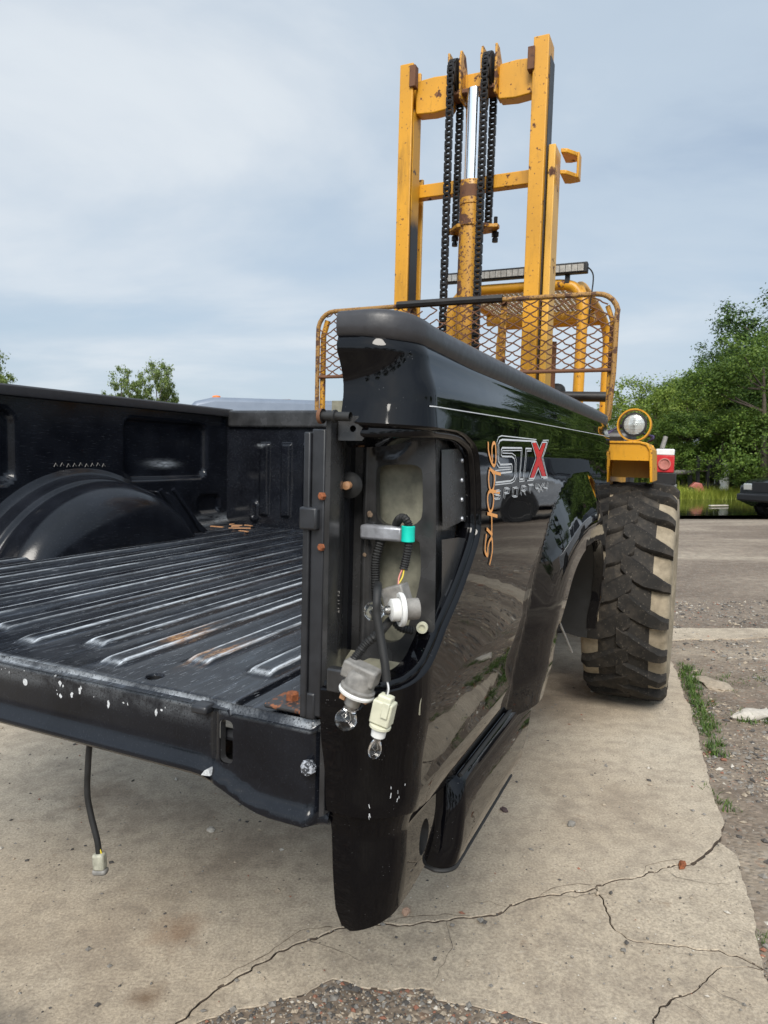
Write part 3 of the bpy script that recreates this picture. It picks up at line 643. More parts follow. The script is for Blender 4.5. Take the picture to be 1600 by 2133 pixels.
# decals on the flank
DEC = {
'L1':[(0.776,-0.1587),(0.49,-0.1608),(0.467,-0.1639),(0.453,-0.1724),(0.449,-0.2091),(0.464,-0.2161),(0.55,-0.2155),(0.55,-0.2191),(0.44,-0.2209)],
'L2':[(0.765,-0.1627),(0.492,-0.1675),(0.473,-0.1701),(0.463,-0.1757),(0.46,-0.2049),(0.473,-0.2109),(0.553,-0.2102),(0.559,-0.2156),(0.556,-0.2243),(0.443,-0.2262)],
'L3':[(0.629,-0.184),(0.488,-0.1866),(0.483,-0.1885),(0.485,-0.1909),(0.555,-0.1906),(0.579,-0.1949),(0.589,-0.2053),(0.591,-0.2328),(0.578,-0.2417),(0.554,-0.2448),(0.441,-0.245)],
'L4':[(0.635,-0.1793),(0.485,-0.1818),(0.477,-0.1862),(0.476,-0.194),(0.485,-0.1967),(0.552,-0.1964),(0.571,-0.2001),(0.579,-0.2079),(0.58,-0.2314),(0.567,-0.2383),(0.546,-0.2407),(0.443,-0.2412),(0.443,-0.2262)],
'T1':[(0.635,-0.1793),(0.619,-0.2394),(0.648,-0.2396),(0.667,-0.1796),(0.721,-0.179)],
'T2':[(0.625,-0.184),(0.614,-0.2439),(0.658,-0.2436),(0.675,-0.1846),(0.717,-0.1837)],
'XF':[(0.733,-0.1669),(0.767,-0.1653),(0.795,-0.1832),(0.839,-0.1649),(0.871,-0.1638),(0.812,-0.1958),(0.87,-0.2376),(0.828,-0.2369),(0.786,-0.2138),(0.743,-0.2384),(0.71,-0.2384),(0.769,-0.1975)],
'X1':[(0.724,-0.1656),(0.774,-0.1634),(0.797,-0.1787),(0.834,-0.1629),(0.888,-0.1612),(0.821,-0.1957),(0.884,-0.2397),(0.821,-0.2389),(0.787,-0.2183),(0.749,-0.2402),(0.696,-0.24),(0.76,-0.1976),(0.724,-0.1656)],
'X2':[(0.843,-0.1587),(0.908,-0.156),(0.832,-0.1956),(0.894,-0.242),(0.84,-0.2422)],
'X3':[(0.682,-0.2435),(0.738,-0.2436),(0.787,-0.2213)],
'S':[(0.468,-0.2542),(0.439,-0.2544),(0.434,-0.2607),(0.466,-0.2626),(0.461,-0.2678),(0.43,-0.2675)],
'P':[(0.495,-0.2699),(0.501,-0.2523),(0.531,-0.2526),(0.526,-0.2607),(0.499,-0.2608)],
'O':[(0.562,-0.2536),(0.597,-0.2534),(0.591,-0.2697),(0.559,-0.2694),(0.562,-0.2536)],
'R':[(0.622,-0.269),(0.634,-0.2526),(0.664,-0.2527),(0.661,-0.261),(0.631,-0.2613)],
'R2':[(0.646,-0.2611),(0.661,-0.2699)],
'Ta':[(0.688,-0.2514),(0.734,-0.2519)],
'Tb':[(0.711,-0.252),(0.699,-0.268)],
'Fa':[(0.768,-0.2506),(0.757,-0.2606),(0.789,-0.2617)],
'Fb':[(0.785,-0.2526),(0.775,-0.2671)],
'Xa':[(0.789,-0.2527),(0.829,-0.2699)],
'Xb':[(0.836,-0.2524),(0.785,-0.2698)],
'Fc':[(0.851,-0.2513),(0.84,-0.2618),(0.883,-0.2639)],
'Fd':[(0.887,-0.2506),(0.871,-0.2698)],
'o1':[(0.399,-0.1739),(0.397,-0.1875),(0.408,-0.2011),(0.422,-0.2102),(0.435,-0.2126),(0.442,-0.2056),(0.442,-0.1891),(0.441,-0.1763),(0.429,-0.1754),(0.419,-0.1837),(0.418,-0.1964),(0.423,-0.2062)],
'o2':[(0.405,-0.2171),(0.42,-0.2207),(0.44,-0.2244),(0.477,-0.2275)],
'o3':[(0.404,-0.2194),(0.4,-0.233),(0.404,-0.2468),(0.415,-0.2547),(0.43,-0.25),(0.436,-0.2361),(0.432,-0.2266),(0.42,-0.2218)],
'o4':[(0.47,-0.2591),(0.415,-0.2547),(0.398,-0.2581),(0.394,-0.2693),(0.4,-0.2822),(0.412,-0.2887),(0.425,-0.2825),(0.431,-0.2688),(0.426,-0.258),(0.415,-0.2547)],
'o5':[(0.392,-0.2903),(0.454,-0.2992)],
'o6':[(0.417,-0.2925),(0.419,-0.3125),(0.419,-0.3336)],
'o7':[(0.388,-0.3151),(0.423,-0.3281)],
'o8':[(0.419,-0.333),(0.424,-0.3388),(0.427,-0.3569),(0.415,-0.378)],
'o9':[(0.419,-0.333),(0.406,-0.337),(0.398,-0.3477),(0.4,-0.3607),(0.382,-0.3493),(0.387,-0.3235)],
}
def stroke(pts, w, lift=.0012):
    """flat strip painted on the skin"""
    P = np.array(resample(pts, .006)); T = np.gradient(P, axis=0); T /= np.maximum(np.linalg.norm(T, axis=1, keepdims=True), 1e-9)
    N2 = np.stack([-T[:, 1], T[:, 0]], 1) * w / 2
    p0, n0 = snorm(*(P + N2).T); p1, n1 = snorm(*(P - N2).T); n = len(P)
    V = (p0 + n0 * lift).tolist() + (p1 + n1 * lift).tolist(); return V, [(i, i+1, n+i+1, n+i) for i in range(n-1)]
def strokes(name, keys, w, mat, parent=PNL, lift=.0012, smooth=True, shift=(0, 0), label=None):
    m = MB()
    for i, k in enumerate(keys):
        pts = [(a + shift[0], b + shift[1]) for a, b in DEC[k]]
        m.add(*stroke(catmull(pts, 4) if smooth else pts, w, lift + i * .00008))
    o = m.build(name, mat, parent, 0)
    if label: o['label'] = label
    return o
DEC['p1'] = [(.143, -.1345), (.27, -.1323), (.71, -.1239), (SMAX - .01, -.107)]; DEC['p2'] = [(a, b - .0055) for a, b in DEC['p1']]
strokes('pinstripe', ['p1'], .0014, MAT['decal'], smooth=False)
for nm, thick, thin in (('letter_s', ['L2', 'L4'], ['L1', 'L3']), ('letter_t', ['T1'], ['T2'])):
    strokes(nm, thick, .0031, MAT['decal'], smooth=False, label='silver outlined decal letter'); strokes(nm, thin, .0018, MAT['decal'], smooth=False)
strokes('letter_x', ['X1'], .0028, MAT['decal'], smooth=False, label='white outline of the red X'); strokes('letter_x', ['X2', 'X3'], .0020, MAT['decal'], smooth=False)
m = MB(); X = DEC['XF']; p, n = snorm(np.array([a for a, b in X]), np.array([b for a, b in X])); q = (p + n * .0013).tolist(); c = np.mean(q, 0).tolist()
cs, cw = .7905, -.1975; pc, nc = snorm(np.array([cs]), np.array([cw])); q.append((pc + nc * .0013)[0].tolist()); m.add(q, [(i, (i+1) % 12, 12) for i in range(12)]); o = m.build('letter_x_fill', MAT['red'], PNL, 0); o['label'] = 'red decal letter X'
for nm, ks in (('letter_s', ['S']), ('letter_p', ['P']), ('letter_o', ['O']), ('letter_r', ['R', 'R2']), ('letter_t', ['Ta', 'Tb']), ('numeral_four', ['Fa', 'Fb']), ('letter_x', ['Xa', 'Xb']), ('numeral_four', ['Fc', 'Fd'])):
    strokes(nm, ks, .0017, MAT['decal'], smooth=False); strokes(nm, ks, .0014, MAT['decal'], smooth=False, shift=(.007, -.0022), lift=.0018)
for i, ks in enumerate((['o1'], ['o2', 'o3'], ['o4'], ['o5', 'o6', 'o7'], ['o8', 'o9'])):
    strokes('handwritten_numeral', ks, .0056, MAT['orange'], lift=.0012 + i * .00012, label='orange paint marker numeral')
MAT['primer'] = m_plain('bare_primer', (.50, .51, .52), .6, 0, .35, 300)
# white scuffs low on the corner
rg = random.Random(8); m = MB()
for k in range(10):
    s, w = rg.choice([(.063, -.63), (.105, -.645), (.108, -.655), (.122, -.65), (.07, -.665), (.075, -.672)]); s += rg.gauss(0, .004); w += rg.gauss(0, .008); l = rg.uniform(.002, .010)
    m.add(*stroke([(s, w), (s + rg.gauss(0, .001), w - l)], rg.uniform(.0005, .0015)))
m.build('paint_scuff', MAT['primer'], PNL, 0)['kind'] = 'stuff'

# lower valance and rocker moulding
def val(S, W):
    p = side(S, np.maximum(W, -.72), -.008); k = np.clip((-.76 - W) / .11, 0, 1.2); a = np.clip((S - L0) / RC, 0, pi/2)
    ins = .012 * k * k; p[:, 0] += np.cos(a) * ins; p[:, 1] += np.sin(a) * ins; p[:, 2] = W; return p
vo = [(.004, -.676), (.04, -.679), (.10, -.680), (.17, -.688), (.26, -.702), (.285, -.71), (.285, -.80), (.262, -.828), (.2085, -.838), (.155, -.838), (.105, -.849), (.06, -.859), (.032, -.8655), (.019, -.860), (.0115, -.835)]
hole = [(.238 + .020 * cos(t), -.772 + .028 * sin(t)) for t in np.linspace(0, 2*pi, 20, False)]
vp = sheet('lower_valance', val, vo, [hole], .009, MAT['gloss'], BED); VP = sub(vp, BED)
m = MB(); ring = np.array(hole); p0 = val(ring[:, 0], ring[:, 1]); L = [p0.tolist(), (p0 + np.array([.004, .012, 0])).tolist(), (p0 + np.array([.006, .03, 0])).tolist()]
ribbon('valance_hole_rim', [l + [l[0]] for l in L], MAT['dark'], VP)
# back edge return of the valance
E_ = np.array(resample(vo[5:13], .01)); p0 = val(E_[:, 0], E_[:, 1]); ribbon('valance_return', [p0.tolist(), (p0 + np.array([.003, .004, .0])).tolist(), (p0 + np.array([.012, .022, .003])).tolist()], MAT['gloss'], VP)
# moulding: plan outline with a rounded rear corner, lofted in height
def mould(d=0.):
    loops = []
    for w, u0, u1, dv in ((-.712, .262, .815, .026), (-.726, .262, .81, .018), (-.738, .262, .80, .004), (-.78, .252, .77, -.001), (-.83, .240, .73, -.001), (-.858, .232, .70, .001), (-.868, .231, .69, .006)):
        P = [(u0 + .01, .065 + dv)] + [(u0 + .03 - .03*cos(t), .030 + dv - .030*sin(t)) for t in np.linspace(0, pi/2, 9)] + [(u0 + (u1 - u0) * k, dv) for k in (.15, .3, .5, .7, .85, 1)] + [(u1 + .004, .01 + dv), (u1 + .004, .06 + dv)]
        loops.append([(a, b, w) for a, b in P])
    return loops
L = mould(); rm = ribbon('rocker_moulding', L, MAT['gloss'], BED, 50); RM = sub(rm, BED)
m = MB(); e = L[-1]; m.tube(catmull([(p[0] + .001, p[1] - .0005, p[2] - .001) for p in e[:-3]], 2), .0040, 8); m.build('rubber_lip', MAT['rubber'], RM)
m = MB(); e = L[0]; m.tube([(p[0], p[1] - .014, p[2] - .016) for p in e[8:-2]], .0035, 8); m.build('top_seal', MAT['rubber'], RM)

# grey rail caps
def cap_right():
    S = np.concatenate([np.linspace(0, L0 + L1, 22), np.linspace(L0 + L1 + .02, SMAX - .002, 60)]); loops = []
    wb = ntab([(0, -.043), (.12, -.049), (.42, -.0565), (3, -.0565)], S); wt = ntab([(0, -.010), (.25, .0), (1.2, .001), (3, .008)], S)
    a = np.clip((S - L0) / RC, 0, pi/2)
    q = np.stack([np.where(S < L0 + L1, .13, np.maximum(.13, S - SU)), np.full(len(S), .13)], 1)
    base = side(S, wb)[:, :2]; nr = np.stack([-np.cos(a), -np.sin(a)], 1)
    for fr, h in ((.0, -.12), (-.055, .0), (-.065, .16), (-.062, .36), (-.03, .50), (.06, .61), (.22, .79), (.42, .93), (.62, 1.0), (.85, 1.0), (.97, .9), (1.0, .55), (1.0, -.2)):
        xy = base + (q - base) * np.maximum(fr, 0)[..., None] if False else base + (q - base) * max(fr, 0) + nr * (-min(fr, 0)) * .1
        hr = {.16: .30, .36: .62, .50: .84, .61: .93, .79: .985, .93: 1.0}.get(h, h); kk = 1 - sst(0., L0 + L1 + .10, S)
        w = wb + (wt - wb) * (h + (hr - h) * kk); loops.append(np.column_stack([xy, w]).tolist())
    return [list(x) for x in zip(*loops)]
L = cap_right(); o = ribbon('rail_cap', L, MAT['cap'], BED, 50); o['label'] = 'grey plastic cap on the near side rail'
m = MB(); m.add(L[0] , [tuple(range(len(L[0])))]); m.build('rail_cap_end', MAT['cap'], sub(o, BED), 0)
m = MB(); sec = [(1.792, -.034), (1.790, -.028), (1.790, -.002), (1.794, .004), (1.83, .007), (1.92, .004), (1.945, -.01), (1.95, -.045), (1.945, -.046), (1.80, -.034)]
m.prism(sec, -.01, LEN + .01, lambda a, b, d: (d, a, b)); o = m.build('rail_cap', MAT['cap'], BED, 30, .002); o['label'] = 'grey plastic cap on the far side rail'

# inner walls with pressed recesses, both sides
def wall_fn(U, W, mirror=False):
    d = np.zeros_like(U)
    for (a, b, c, e, r) in ((1.36, 1.89, -.335, -.075, .05), (.42, .87, -.335, -.075, .05)):
        d += .030 * (1 - sst(-.022, .006, rbox(U, W, a, b, c, e, r)))
    d += .018 * (1 - sst(-.015, .004, rbox(U, W, 1.82, 1.99, -.50, -.41, .03)))
    v = 1.812 + d + .012 * sst(-.08, -.04, W) * 0 - .020 * (1 - sst(0, .03, W + .56))
    if mirror: v = 1.95 - v
    return np.stack([U, v, W], 1)
UU = np.linspace(0, LEN, 170); WW = np.linspace(-.565, -.03, 50)
zero = lambda a, b: np.zeros_like(a)
def wallscuff(a, b):
    r = np.exp(-(((a - 1.62) / .07)**2 + ((b + .265) / .012)**2)) + .4 * np.exp(-((b + .535) / .02)**2); return np.clip(r, 0, 1)
o = grid('inner_side_wall', wall_fn, UU, WW, MAT['wallpaint'], BED, True, {'wear': wallscuff, 'rust': zero, 'scuff': lambda a, b: np.full_like(a, .06)}); o['label'] = 'far inner wall with pressed recesses'
W_FAR = sub(o, BED)
o = grid('inner_side_wall', lambda a, b: wall_fn(a, b, True), UU[8::2], WW[::2], MAT['wallpaint'], BED, False, {'wear': zero, 'rust': zero, 'scuff': zero})
# far outer skin
m = MB(); sec = [(1.93, -.04), (1.95, -.12), (1.957, -.3), (1.95, -.52), (1.935, -.70), (1.91, -.74), (1.90, -.74), (1.92, -.5), (1.92, -.1)]
m.prism(sec, 0, LEN, lambda a, b, d: (d, a, b)); o = m.build('outer_side_panel', MAT['gloss'], BED, 30); o['label'] = 'far outer flank of the bed'
# wheel housings
def housing(mirror):
    prof = [(1.84, .60), (1.815, .575), (1.80, .548), (1.78, .538), (1.745, .534), (1.730, .519), (1.715, .517), (1.70, .526), (1.64, .512), (1.60, .49), (1.575, .465), (1.558, .43), (1.548, .39), (1.545, .34), (1.545, .18), (1.545, .02)]
    P = catmull(prof, 3); T = np.linspace(0, pi, 61); loops = []
    for v, r in P:
        vv = 1.95 - v if mirror else v; loops.append([((1.24 if mirror else 1.15) + r * cos(t), vv, -.85 + r * sin(t) * 1.0) for t in T])
    return ribbon('wheel_housing', loops, MAT['wallpaint'], BED, 40)
for mi in (False, True):
    o = housing(mi); me = o.data
    for k, val_ in (('wear', 0), ('rust', 0), ('scuff', .06)):
        a = me.attributes.new(k, 'FLOAT', 'POINT'); a.data.foreach_set('value', np.full(len(me.vertices), val_, np.float32))
    o['label'] = 'arched inner wheel housing, ' + ('near side' if mi else 'far side')
# gusset on the far wall
m = MB(); m.prism([(1.365, -.366), (1.440, -.374), (1.70, -.575), (1.515, -.575)], 0, 1, lambda a, b, d: (a, 1.82 if d == 0 else 1.625 + (.0 if b < -.5 else .02), b)); m.build('gusset', MAT['wallpaint'], BED, 30, .010, 3)
for a in (0, .075): m = MB(); m.tube([(1.385 + a, 1.645, -.362), (1.465 + a, 1.632, -.455), (1.545 + a, 1.622, -.555)], .010, 10); m.build('gusset_bead', MAT['wallpaint'], BED)
m = MB()      # faint paint-pen marks over the wheel housing
for k in range(9):
    x = 1.02 + k * .028; z = -.268 + .002 * sin(k * 2.1); m.tube([(x, 1.8105, z - .006), (x + .008, 1.8105, z + .007), (x + .016, 1.8105, z - .004)], .0011, 4)
m.build('paint_pen_mark', MAT['greyplastic'], W_FAR, 0)

# floor with pressed ribs
RIBS = [(.314, .135), (.440, .137), (.562, .062), (.674, .133), (.793, .085), (.916, .127), (1.036, .07), (1.158, .13), (1.278, .08), (1.398, .13), (1.516, .08), (1.636, .13)]
def fl(U, V):
    h = np.zeros_like(U)
    for v0, u0 in RIBS:
        tw = np.clip((U - u0 + .02) / .05, 0, 1) * np.clip((2.0 - U) / .04, 0, 1)
        h = np.maximum(h, .0085 * (1 - sst(.016, .036, np.abs(V - v0))) * sst(0, 1, tw))
    w = -.563 + h - .004 * (1 - sst(.268, .273, V)) - .006 * (1 - sst(0, .03, U)) 
    w -= .005 * np.exp(-((V - .27) / .003)**2)
    w -= .010 * (1 - sst(.010, .016, np.hypot(U - .054, V - .456)))
    return np.stack([U, V, w], 1)
def floor_wear(U, V):
    e = np.zeros_like(U)
    for i, (v0, u0) in enumerate(RIBS):
        k = sst(u0 - .005, u0 + .012, U) * (1 - .75 * sst(.35, 1.7, U)) * (.95, .8, 1., 1., .75, .6, .8, .5, .7, .5, .6, .4)[i]; d = np.abs(V - v0)
        e = np.maximum(e, 1.5 * np.exp(-((d - .0175) / .0028)**2) * k); e = np.maximum(e, .5 * np.exp(-((U - u0 - .008) / .006)**2) * (d < .02))
    e = np.maximum(e, .55 * np.exp(-((U - .014) / .008)**2) * (V > .27) * (.5 + .5 * np.sin(V * 9 + 1)))
    return np.clip(e, 0, 1)
def floor_rust(U, V):
    a = np.exp(-((U - .26) / .07)**2) * (np.abs(V - .562) < .022); b = np.exp(-((U - .20) / .06)**2) * (np.abs(V - .440) < .022)
    c = .8 * np.exp(-((U - .235) / .03)**2) * (np.abs(V - .562) < .03); return np.clip(a + b + .5 * c, 0, 1)
vs_ = set(np.linspace(.13, 1.82, 60).round(4).tolist()) | {.262, .266, .268, .270, .272, .274, .278} | set(np.arange(.43, .485, .004).round(4).tolist())
for v0, u0 in RIBS:
    for d in (-.034, -.031, -.028, -.024, -.020, -.0175, -.015, -.011, 0, .011, .015, .0175, .020, .024, .028, .031, .034): vs_.add(round(v0 + d, 4))
us_ = np.concatenate([np.arange(0, .2, .004), np.arange(.2, .6, .012), np.arange(.6, 1.94, .03), np.arange(1.94, 2.051, .01)])
floor = grid('floor_panel', fl, us_, sorted(vs_), MAT['worn'], BED, False, {'wear': floor_wear, 'rust': floor_rust, 'scuff': lambda a, b: np.clip(.5 - .2 * a, .15, .5)}); floor['label'] = 'ribbed load floor with scraped paint'
FLO = sub(floor, BED)
m = MB(); m.tube([(.054, .456, -.566), (.054, .456, -.64)], .011, 16, False); m.build('drain_hole', MAT['dark'], FLO)
rg = random.Random(2); m = MB()      # dead leaves and pale debris in the far corner
for k in range(7): x, y = rg.uniform(1.75, 1.98), rg.uniform(1.5, 1.74); a = rg.random() * 3; l = rg.uniform(.03, .10); m.box((x - l/2, y - .006, -.556), (x + l/2, y + .006, -.552), (0, 0, a))
m.build('wood_splinter', MAT['tan'], FLO, 0)['kind'] = 'stuff'
# front wall
def fw(V, W):
    h = np.zeros_like(V)
    for v0 in np.arange(1.588 - .122 * 11, 1.6, .122): h = np.maximum(h, .014 * (1 - sst(.016, .034, np.maximum(np.abs(V - v0), np.abs(W + .335) - .148))))
    h = np.maximum(h, .016 * (1 - sst(-.012, .004, rbox(V, W, 1.612, 1.672, -.545, -.435, .03)))) - .010 * (1 - sst(-.012, -.002, rbox(V, W, 1.626, 1.658, -.525, -.455, .015)))
    return np.stack([LEN - .01 - h, V, W], 1)
o = grid('front_wall', fw, np.linspace(.14, 1.83, 240), np.linspace(-.565, -.08, 50), MAT['wallpaint'], BED, True, {'wear': lambda a, b: .8 * np.exp(-(((a - 1.60)/.03)**2 + ((b + .17)/.006)**2)), 'rust': zero, 'scuff': lambda a, b: np.full_like(a, .3)})
m = MB(); m.box((LEN - .03, .12, -.085), (LEN + .03, 1.80, -.002)); m.build('front_wall_header', MAT['inner'], BED, 30, .012, 3)
m = MB(); m.box((LEN + .005, .14, -.66), (LEN + .03, 1.81, -.09)); m.build('front_wall_back', MAT['gloss'], BED, 0)
# rear sill
def sill_bot(V): return ntab([(.0, -.704), (.195, -.704), (.33, -.668), (3, -.668)], V)
def sl(V, W):
    b = sill_bot(V); t = W - b
    u = .004 - .012 * (1 - sst(.0, .022, t)) + .010 * sst(-.578, -.560, W) - .004 * np.exp(-((t - .016)/.01)**2)
    u += .004 * np.exp(-((V - .30) / .004)**2) * (W < -.575)
    u -= .003 * (1 - sst(.285, .30, V)); u += .024 * (1 - sst(.122, .14, V)); return np.stack([u, V, W], 1)
vv = np.arange(.114, 1.86, .02)
so = [(1.85, -.562), (.114, -.562)] + [(v, float(sill_bot(np.array([v]))[0])) for v in vv] + [(1.85, -.668)]
slot = rrect(.264, .287, -.648, -.584, .008)
rsw = lambda V, W: np.clip(.8 * np.exp(-((W + .566) / .0045)**2) * (.3 + .7 * np.sin(V * 14)**2) + .10 * np.exp(-((W + .585) / .012)**2) * (V > .3), 0, 1)
sill = sheet('rear_sill', sl, so, [slot], .010, MAT['wallpaint'], BED, True, {'wear': rsw, 'rust': lambda a, b: np.zeros_like(a), 'scuff': lambda a, b: np.full_like(a, .05)}); SIL = sub(sill, BED)
vline = np.linspace(.114, 1.85, 120); bb = sill_bot(vline); vset = .024 * (1 - sst(.122, .14, vline))
ribbon('sill_underside', [[(-.0085 + e, v, b) for v, b, e in zip(vline, bb, vset)], [(-.006 + e, v, b - .004) for v, b, e in zip(vline, bb, vset)], [(.03, v, b - .003) for v, b in zip(vline, bb)], [(.10, v, b + .004) for v, b in zip(vline, bb)]], MAT['inner'], SIL)
L = np.array(slot); ribbon('slot_rim', [[(.003 + d, a, b) for a, b in slot + slot[:1]] for d in (0, .012)], MAT['inner'], SIL)
m = MB(); m.tube([(.03, .255, -.618), (.03, .30, -.618)], .009, 10); m.build('slot_pin', MAT['satin'], SIL)
m = MB(); m.box((-.012, .302, -.579), (.02, .33, -.566)); m.build('sill_edge_tab', MAT['satin'], SIL, 30, .004)
m = MB(); m.lathe([(0, .0), (0, .010), (.009, .011), (.012, .009), (.013, 0)], (.0, .134, -.622), (-1, .3, .1), 7); m.build('striker_bolt', m_chip('scraped_striker', (.03, .033, .04), 1.0, 60, (.22, .23, .25)), SIL)
rg = random.Random(4); m = MB()
for k in range(22):
    v = rg.choice([.66, .60, .58, .70, .52, .47, .40, .62, .74]) + rg.gauss(0, .014); w = -.590 + rg.gauss(0, .009); r = .0010 + .003 * rg.random() ** 2.5; st_ = rg.uniform(.6, 2.4)
    q = [(v + r * rg.uniform(.4, 1.3) * cos(t), w + r * st_ * rg.uniform(.4, 1.3) * sin(t)) for t in np.linspace(0, 2*pi, 8, False)]; p_ = sl(np.array([a for a, b in q]), np.array([b for a, b in q])); p_[:, 0] -= .0005; m.add(p_.tolist(), [tuple(range(8))])
q = sl(np.array([.69 + .0055 * cos(t) for t in np.linspace(0, 2*pi, 12, False)]), np.array([-.5955 + .006 * sin(t) for t in np.linspace(0, 2*pi, 12, False)])); q[:, 0] -= .0007; m.add(q.tolist(), [tuple(range(12))])
m.build('paint_chip', MAT['primer'], SIL, 0)['kind'] = 'stuff'
m = MB(); m.prism([(.296, -.667), (.312, -.669), (.306, -.661), (.299, -.657)], -.0095, .0, lambda a, b, d: (d, a, b)); m.build('paint_chip', MAT['primer'], SIL, 0)
# cross members under the floor
for u in (.35, .85, 1.5, 1.95):
    m = MB(); m.box((u - .045, .2, -.655), (u + .045, 1.75, -.575)); m.build('cross_member', MAT['satin'], BED, 30, .008)

# lamp cavity behind the opening
PU = .11
def plate(V, W):
    d = .012 * np.exp(-((V - .112) / .006)**2) - .010 * sst(.118, .126, V) + .006 * np.exp(-(rbox(V, W, .045, .105, -.205, -.12, .03) / .004)**2)
    d += .016 * (1 - sst(-.475, -.455, W)) * 0
    return np.stack([PU - d, V, W], 1)
w1 = catmull([(.0985, -.2251), (.0925, -.2160), (.080, -.2132), (.047, -.2118), (.034, -.2155), (.0287, -.2257), (.0269, -.2765), (.0320, -.2905), (.046, -.2978), (.080, -.2987), (.092, -.2935), (.0968, -.2816)], 3, True)
w2 = catmull([(.0953, -.343), (.0915, -.3285), (.0825, -.3225), (.042, -.3165), (.0320, -.3190), (.0290, -.3270), (.0269, -.3674), (.0369, -.4165), (.0449, -.446), (.0554, -.4618), (.0702, -.4684), (.0842, -.4674), (.0921, -.4548), (.0945, -.40)], 3, True)
po = [(.150, -.155), (.012, -.155), (.006, -.30), (.003, -.44), (.02, -.475), (.05, -.50), (.10, -.52), (.15, -.53)]
pl = sheet('lamp_mount_plate', plate, po, [w1, w2], .006, MAT['inner'], BED, True); PL = sub(pl, BED)
for wn_ in (w1, w2):
    L = [[tuple(plate(np.array([a]), np.array([b]))[0] + np.array([d, 0, 0])) for a, b in wn_ + wn_[:1]] for d in (0, .003, .012)]; ribbon('window_rim', L, MAT['inner'], PL)
m = MB(); m.box((.140, .030, -.56), (.150, .19, -.12)); m.build('cavity_wall', MAT['olive'], BED, 0)
m = MB(); m.box((.11, .150, -.56), (.25, .156, -.12)); m.box((.10, .012, -.152), (.25, .155, -.146)); m.build('cavity_side', MAT['inner'], BED, 0)
# jamb channel along the inner edge
ribbon('jamb_channel', [[(.0, .121, w) for w in (-.155, -.3, -.5, -.69)], [(.006, .117, w) for w in (-.155, -.3, -.5, -.69)], [(.030, .116, w) for w in (-.155, -.3, -.5, -.69)], [(.085, .135, w) for w in (-.155, -.3, -.5, -.69)], [(PU, .150, w) for w in (-.155, -.3, -.5, -.69)]], MAT['inner'], BED, 30)
ribbon('jamb_inner_face', [[(.0, .121, w) for w in np.linspace(-.158, -.69, 12)], [(.02, .126, w) for w in np.linspace(-.158, -.69, 12)], [(.12, .140, w) for w in np.linspace(-.158, -.69, 12)]], MAT['satin'], BED, 30)
# upper tab with a hole
m = MB(); tab = rrect(.066, .112, -.178, -.157, .005)
tabp = sheet('lamp_tab', lambda V, W: np.stack([.018 + 0 * V + .02 * np.clip((.085 - V) / .03, 0, 1), V, W], 1), [(.113, -.150), (.052, -.150), (.056, -.162), (.070, -.168), (.080, -.182), (.113, -.182)], [[(.0915 + .0045 * cos(t), -.1665 + .0045 * sin(t)) for t in np.linspace(0, 2*pi, 12, False)]], .005, MAT['inner'], BED, True)
# reinforcement plates inside the flank
def inn(o): return lambda S, W: side(S, W, -o)
o = sheet('reinforcement_plate', inn(.022), [(.235, -.190), (.33, -.186), (.41, -.183), (.42, -.308), (.33, -.300), (.24, -.306)], [[(.362 + .005 * cos(t), -.243 + .005 * sin(t)) for t in np.linspace(0, 2*pi, 10, False)]], .008, MAT['inner'], BED)
RP = sub(o, BED)
m = MB()
for s in (.33, .40):
    for w in (-.205, -.235, -.265, -.295): p, n = snorm(np.array([s]), np.array([w])); m.lathe([(-.001, .0045), (.002, .003), (.0025, 0)], (p - n * .022)[0], n[0], 8)
m.build('spot_weld', MAT['foil'], RP)['kind'] = 'stuff'
o = sheet('reinforcement_plate', inn(.018), [(.225, -.318), (.30, -.322), (.40, -.336), (.37, -.372), (.28, -.450), (.225, -.468), (.19, -.462), (.235, -.40)], [], .008, MAT['inner'], BED)
m = MB(); P = [(.37, -.335), (.33, -.368), (.25, -.43), (.205, -.465)]
for k in range(2):
    q = []
    for s, w in P: p, n = snorm(np.array([s - k * .03]), np.array([w])); q.append((p - n * .017)[0])
    m.tube(q, .0022, 6)
m.build('plate_crease', MAT['satin'], sub(o, BED))
L = []
for o_ in (.0, .05): L.append([(PU + .002, .012 + o_ * .02, w) for w in (-.155, -.3, -.44)])
ribbon('cavity_return', [[(PU, .010, w) for w in (-.155, -.25, -.35, -.455)], [(PU + .06, .022, w) for w in (-.155, -.25, -.35, -.455)], [(.34, .032, w) for w in (-.155, -.25, -.35, -.455)]], MAT['inner'], BED, 30)
# lower cup of the cavity
def cup(V, W): return np.stack([.055 + .10 * sst(-.535, -.46, W) , V, W], 1)
o = grid('cavity_cup', cup, np.linspace(.0, .15, 16), np.linspace(-.545, -.455, 14), MAT['olive'], BED, True)
m = MB(); m.box((-.012, .076, -.510), (.004, .108, -.478)); o = m.build('broken_tab', MAT['inner'], BED, 30, .003)
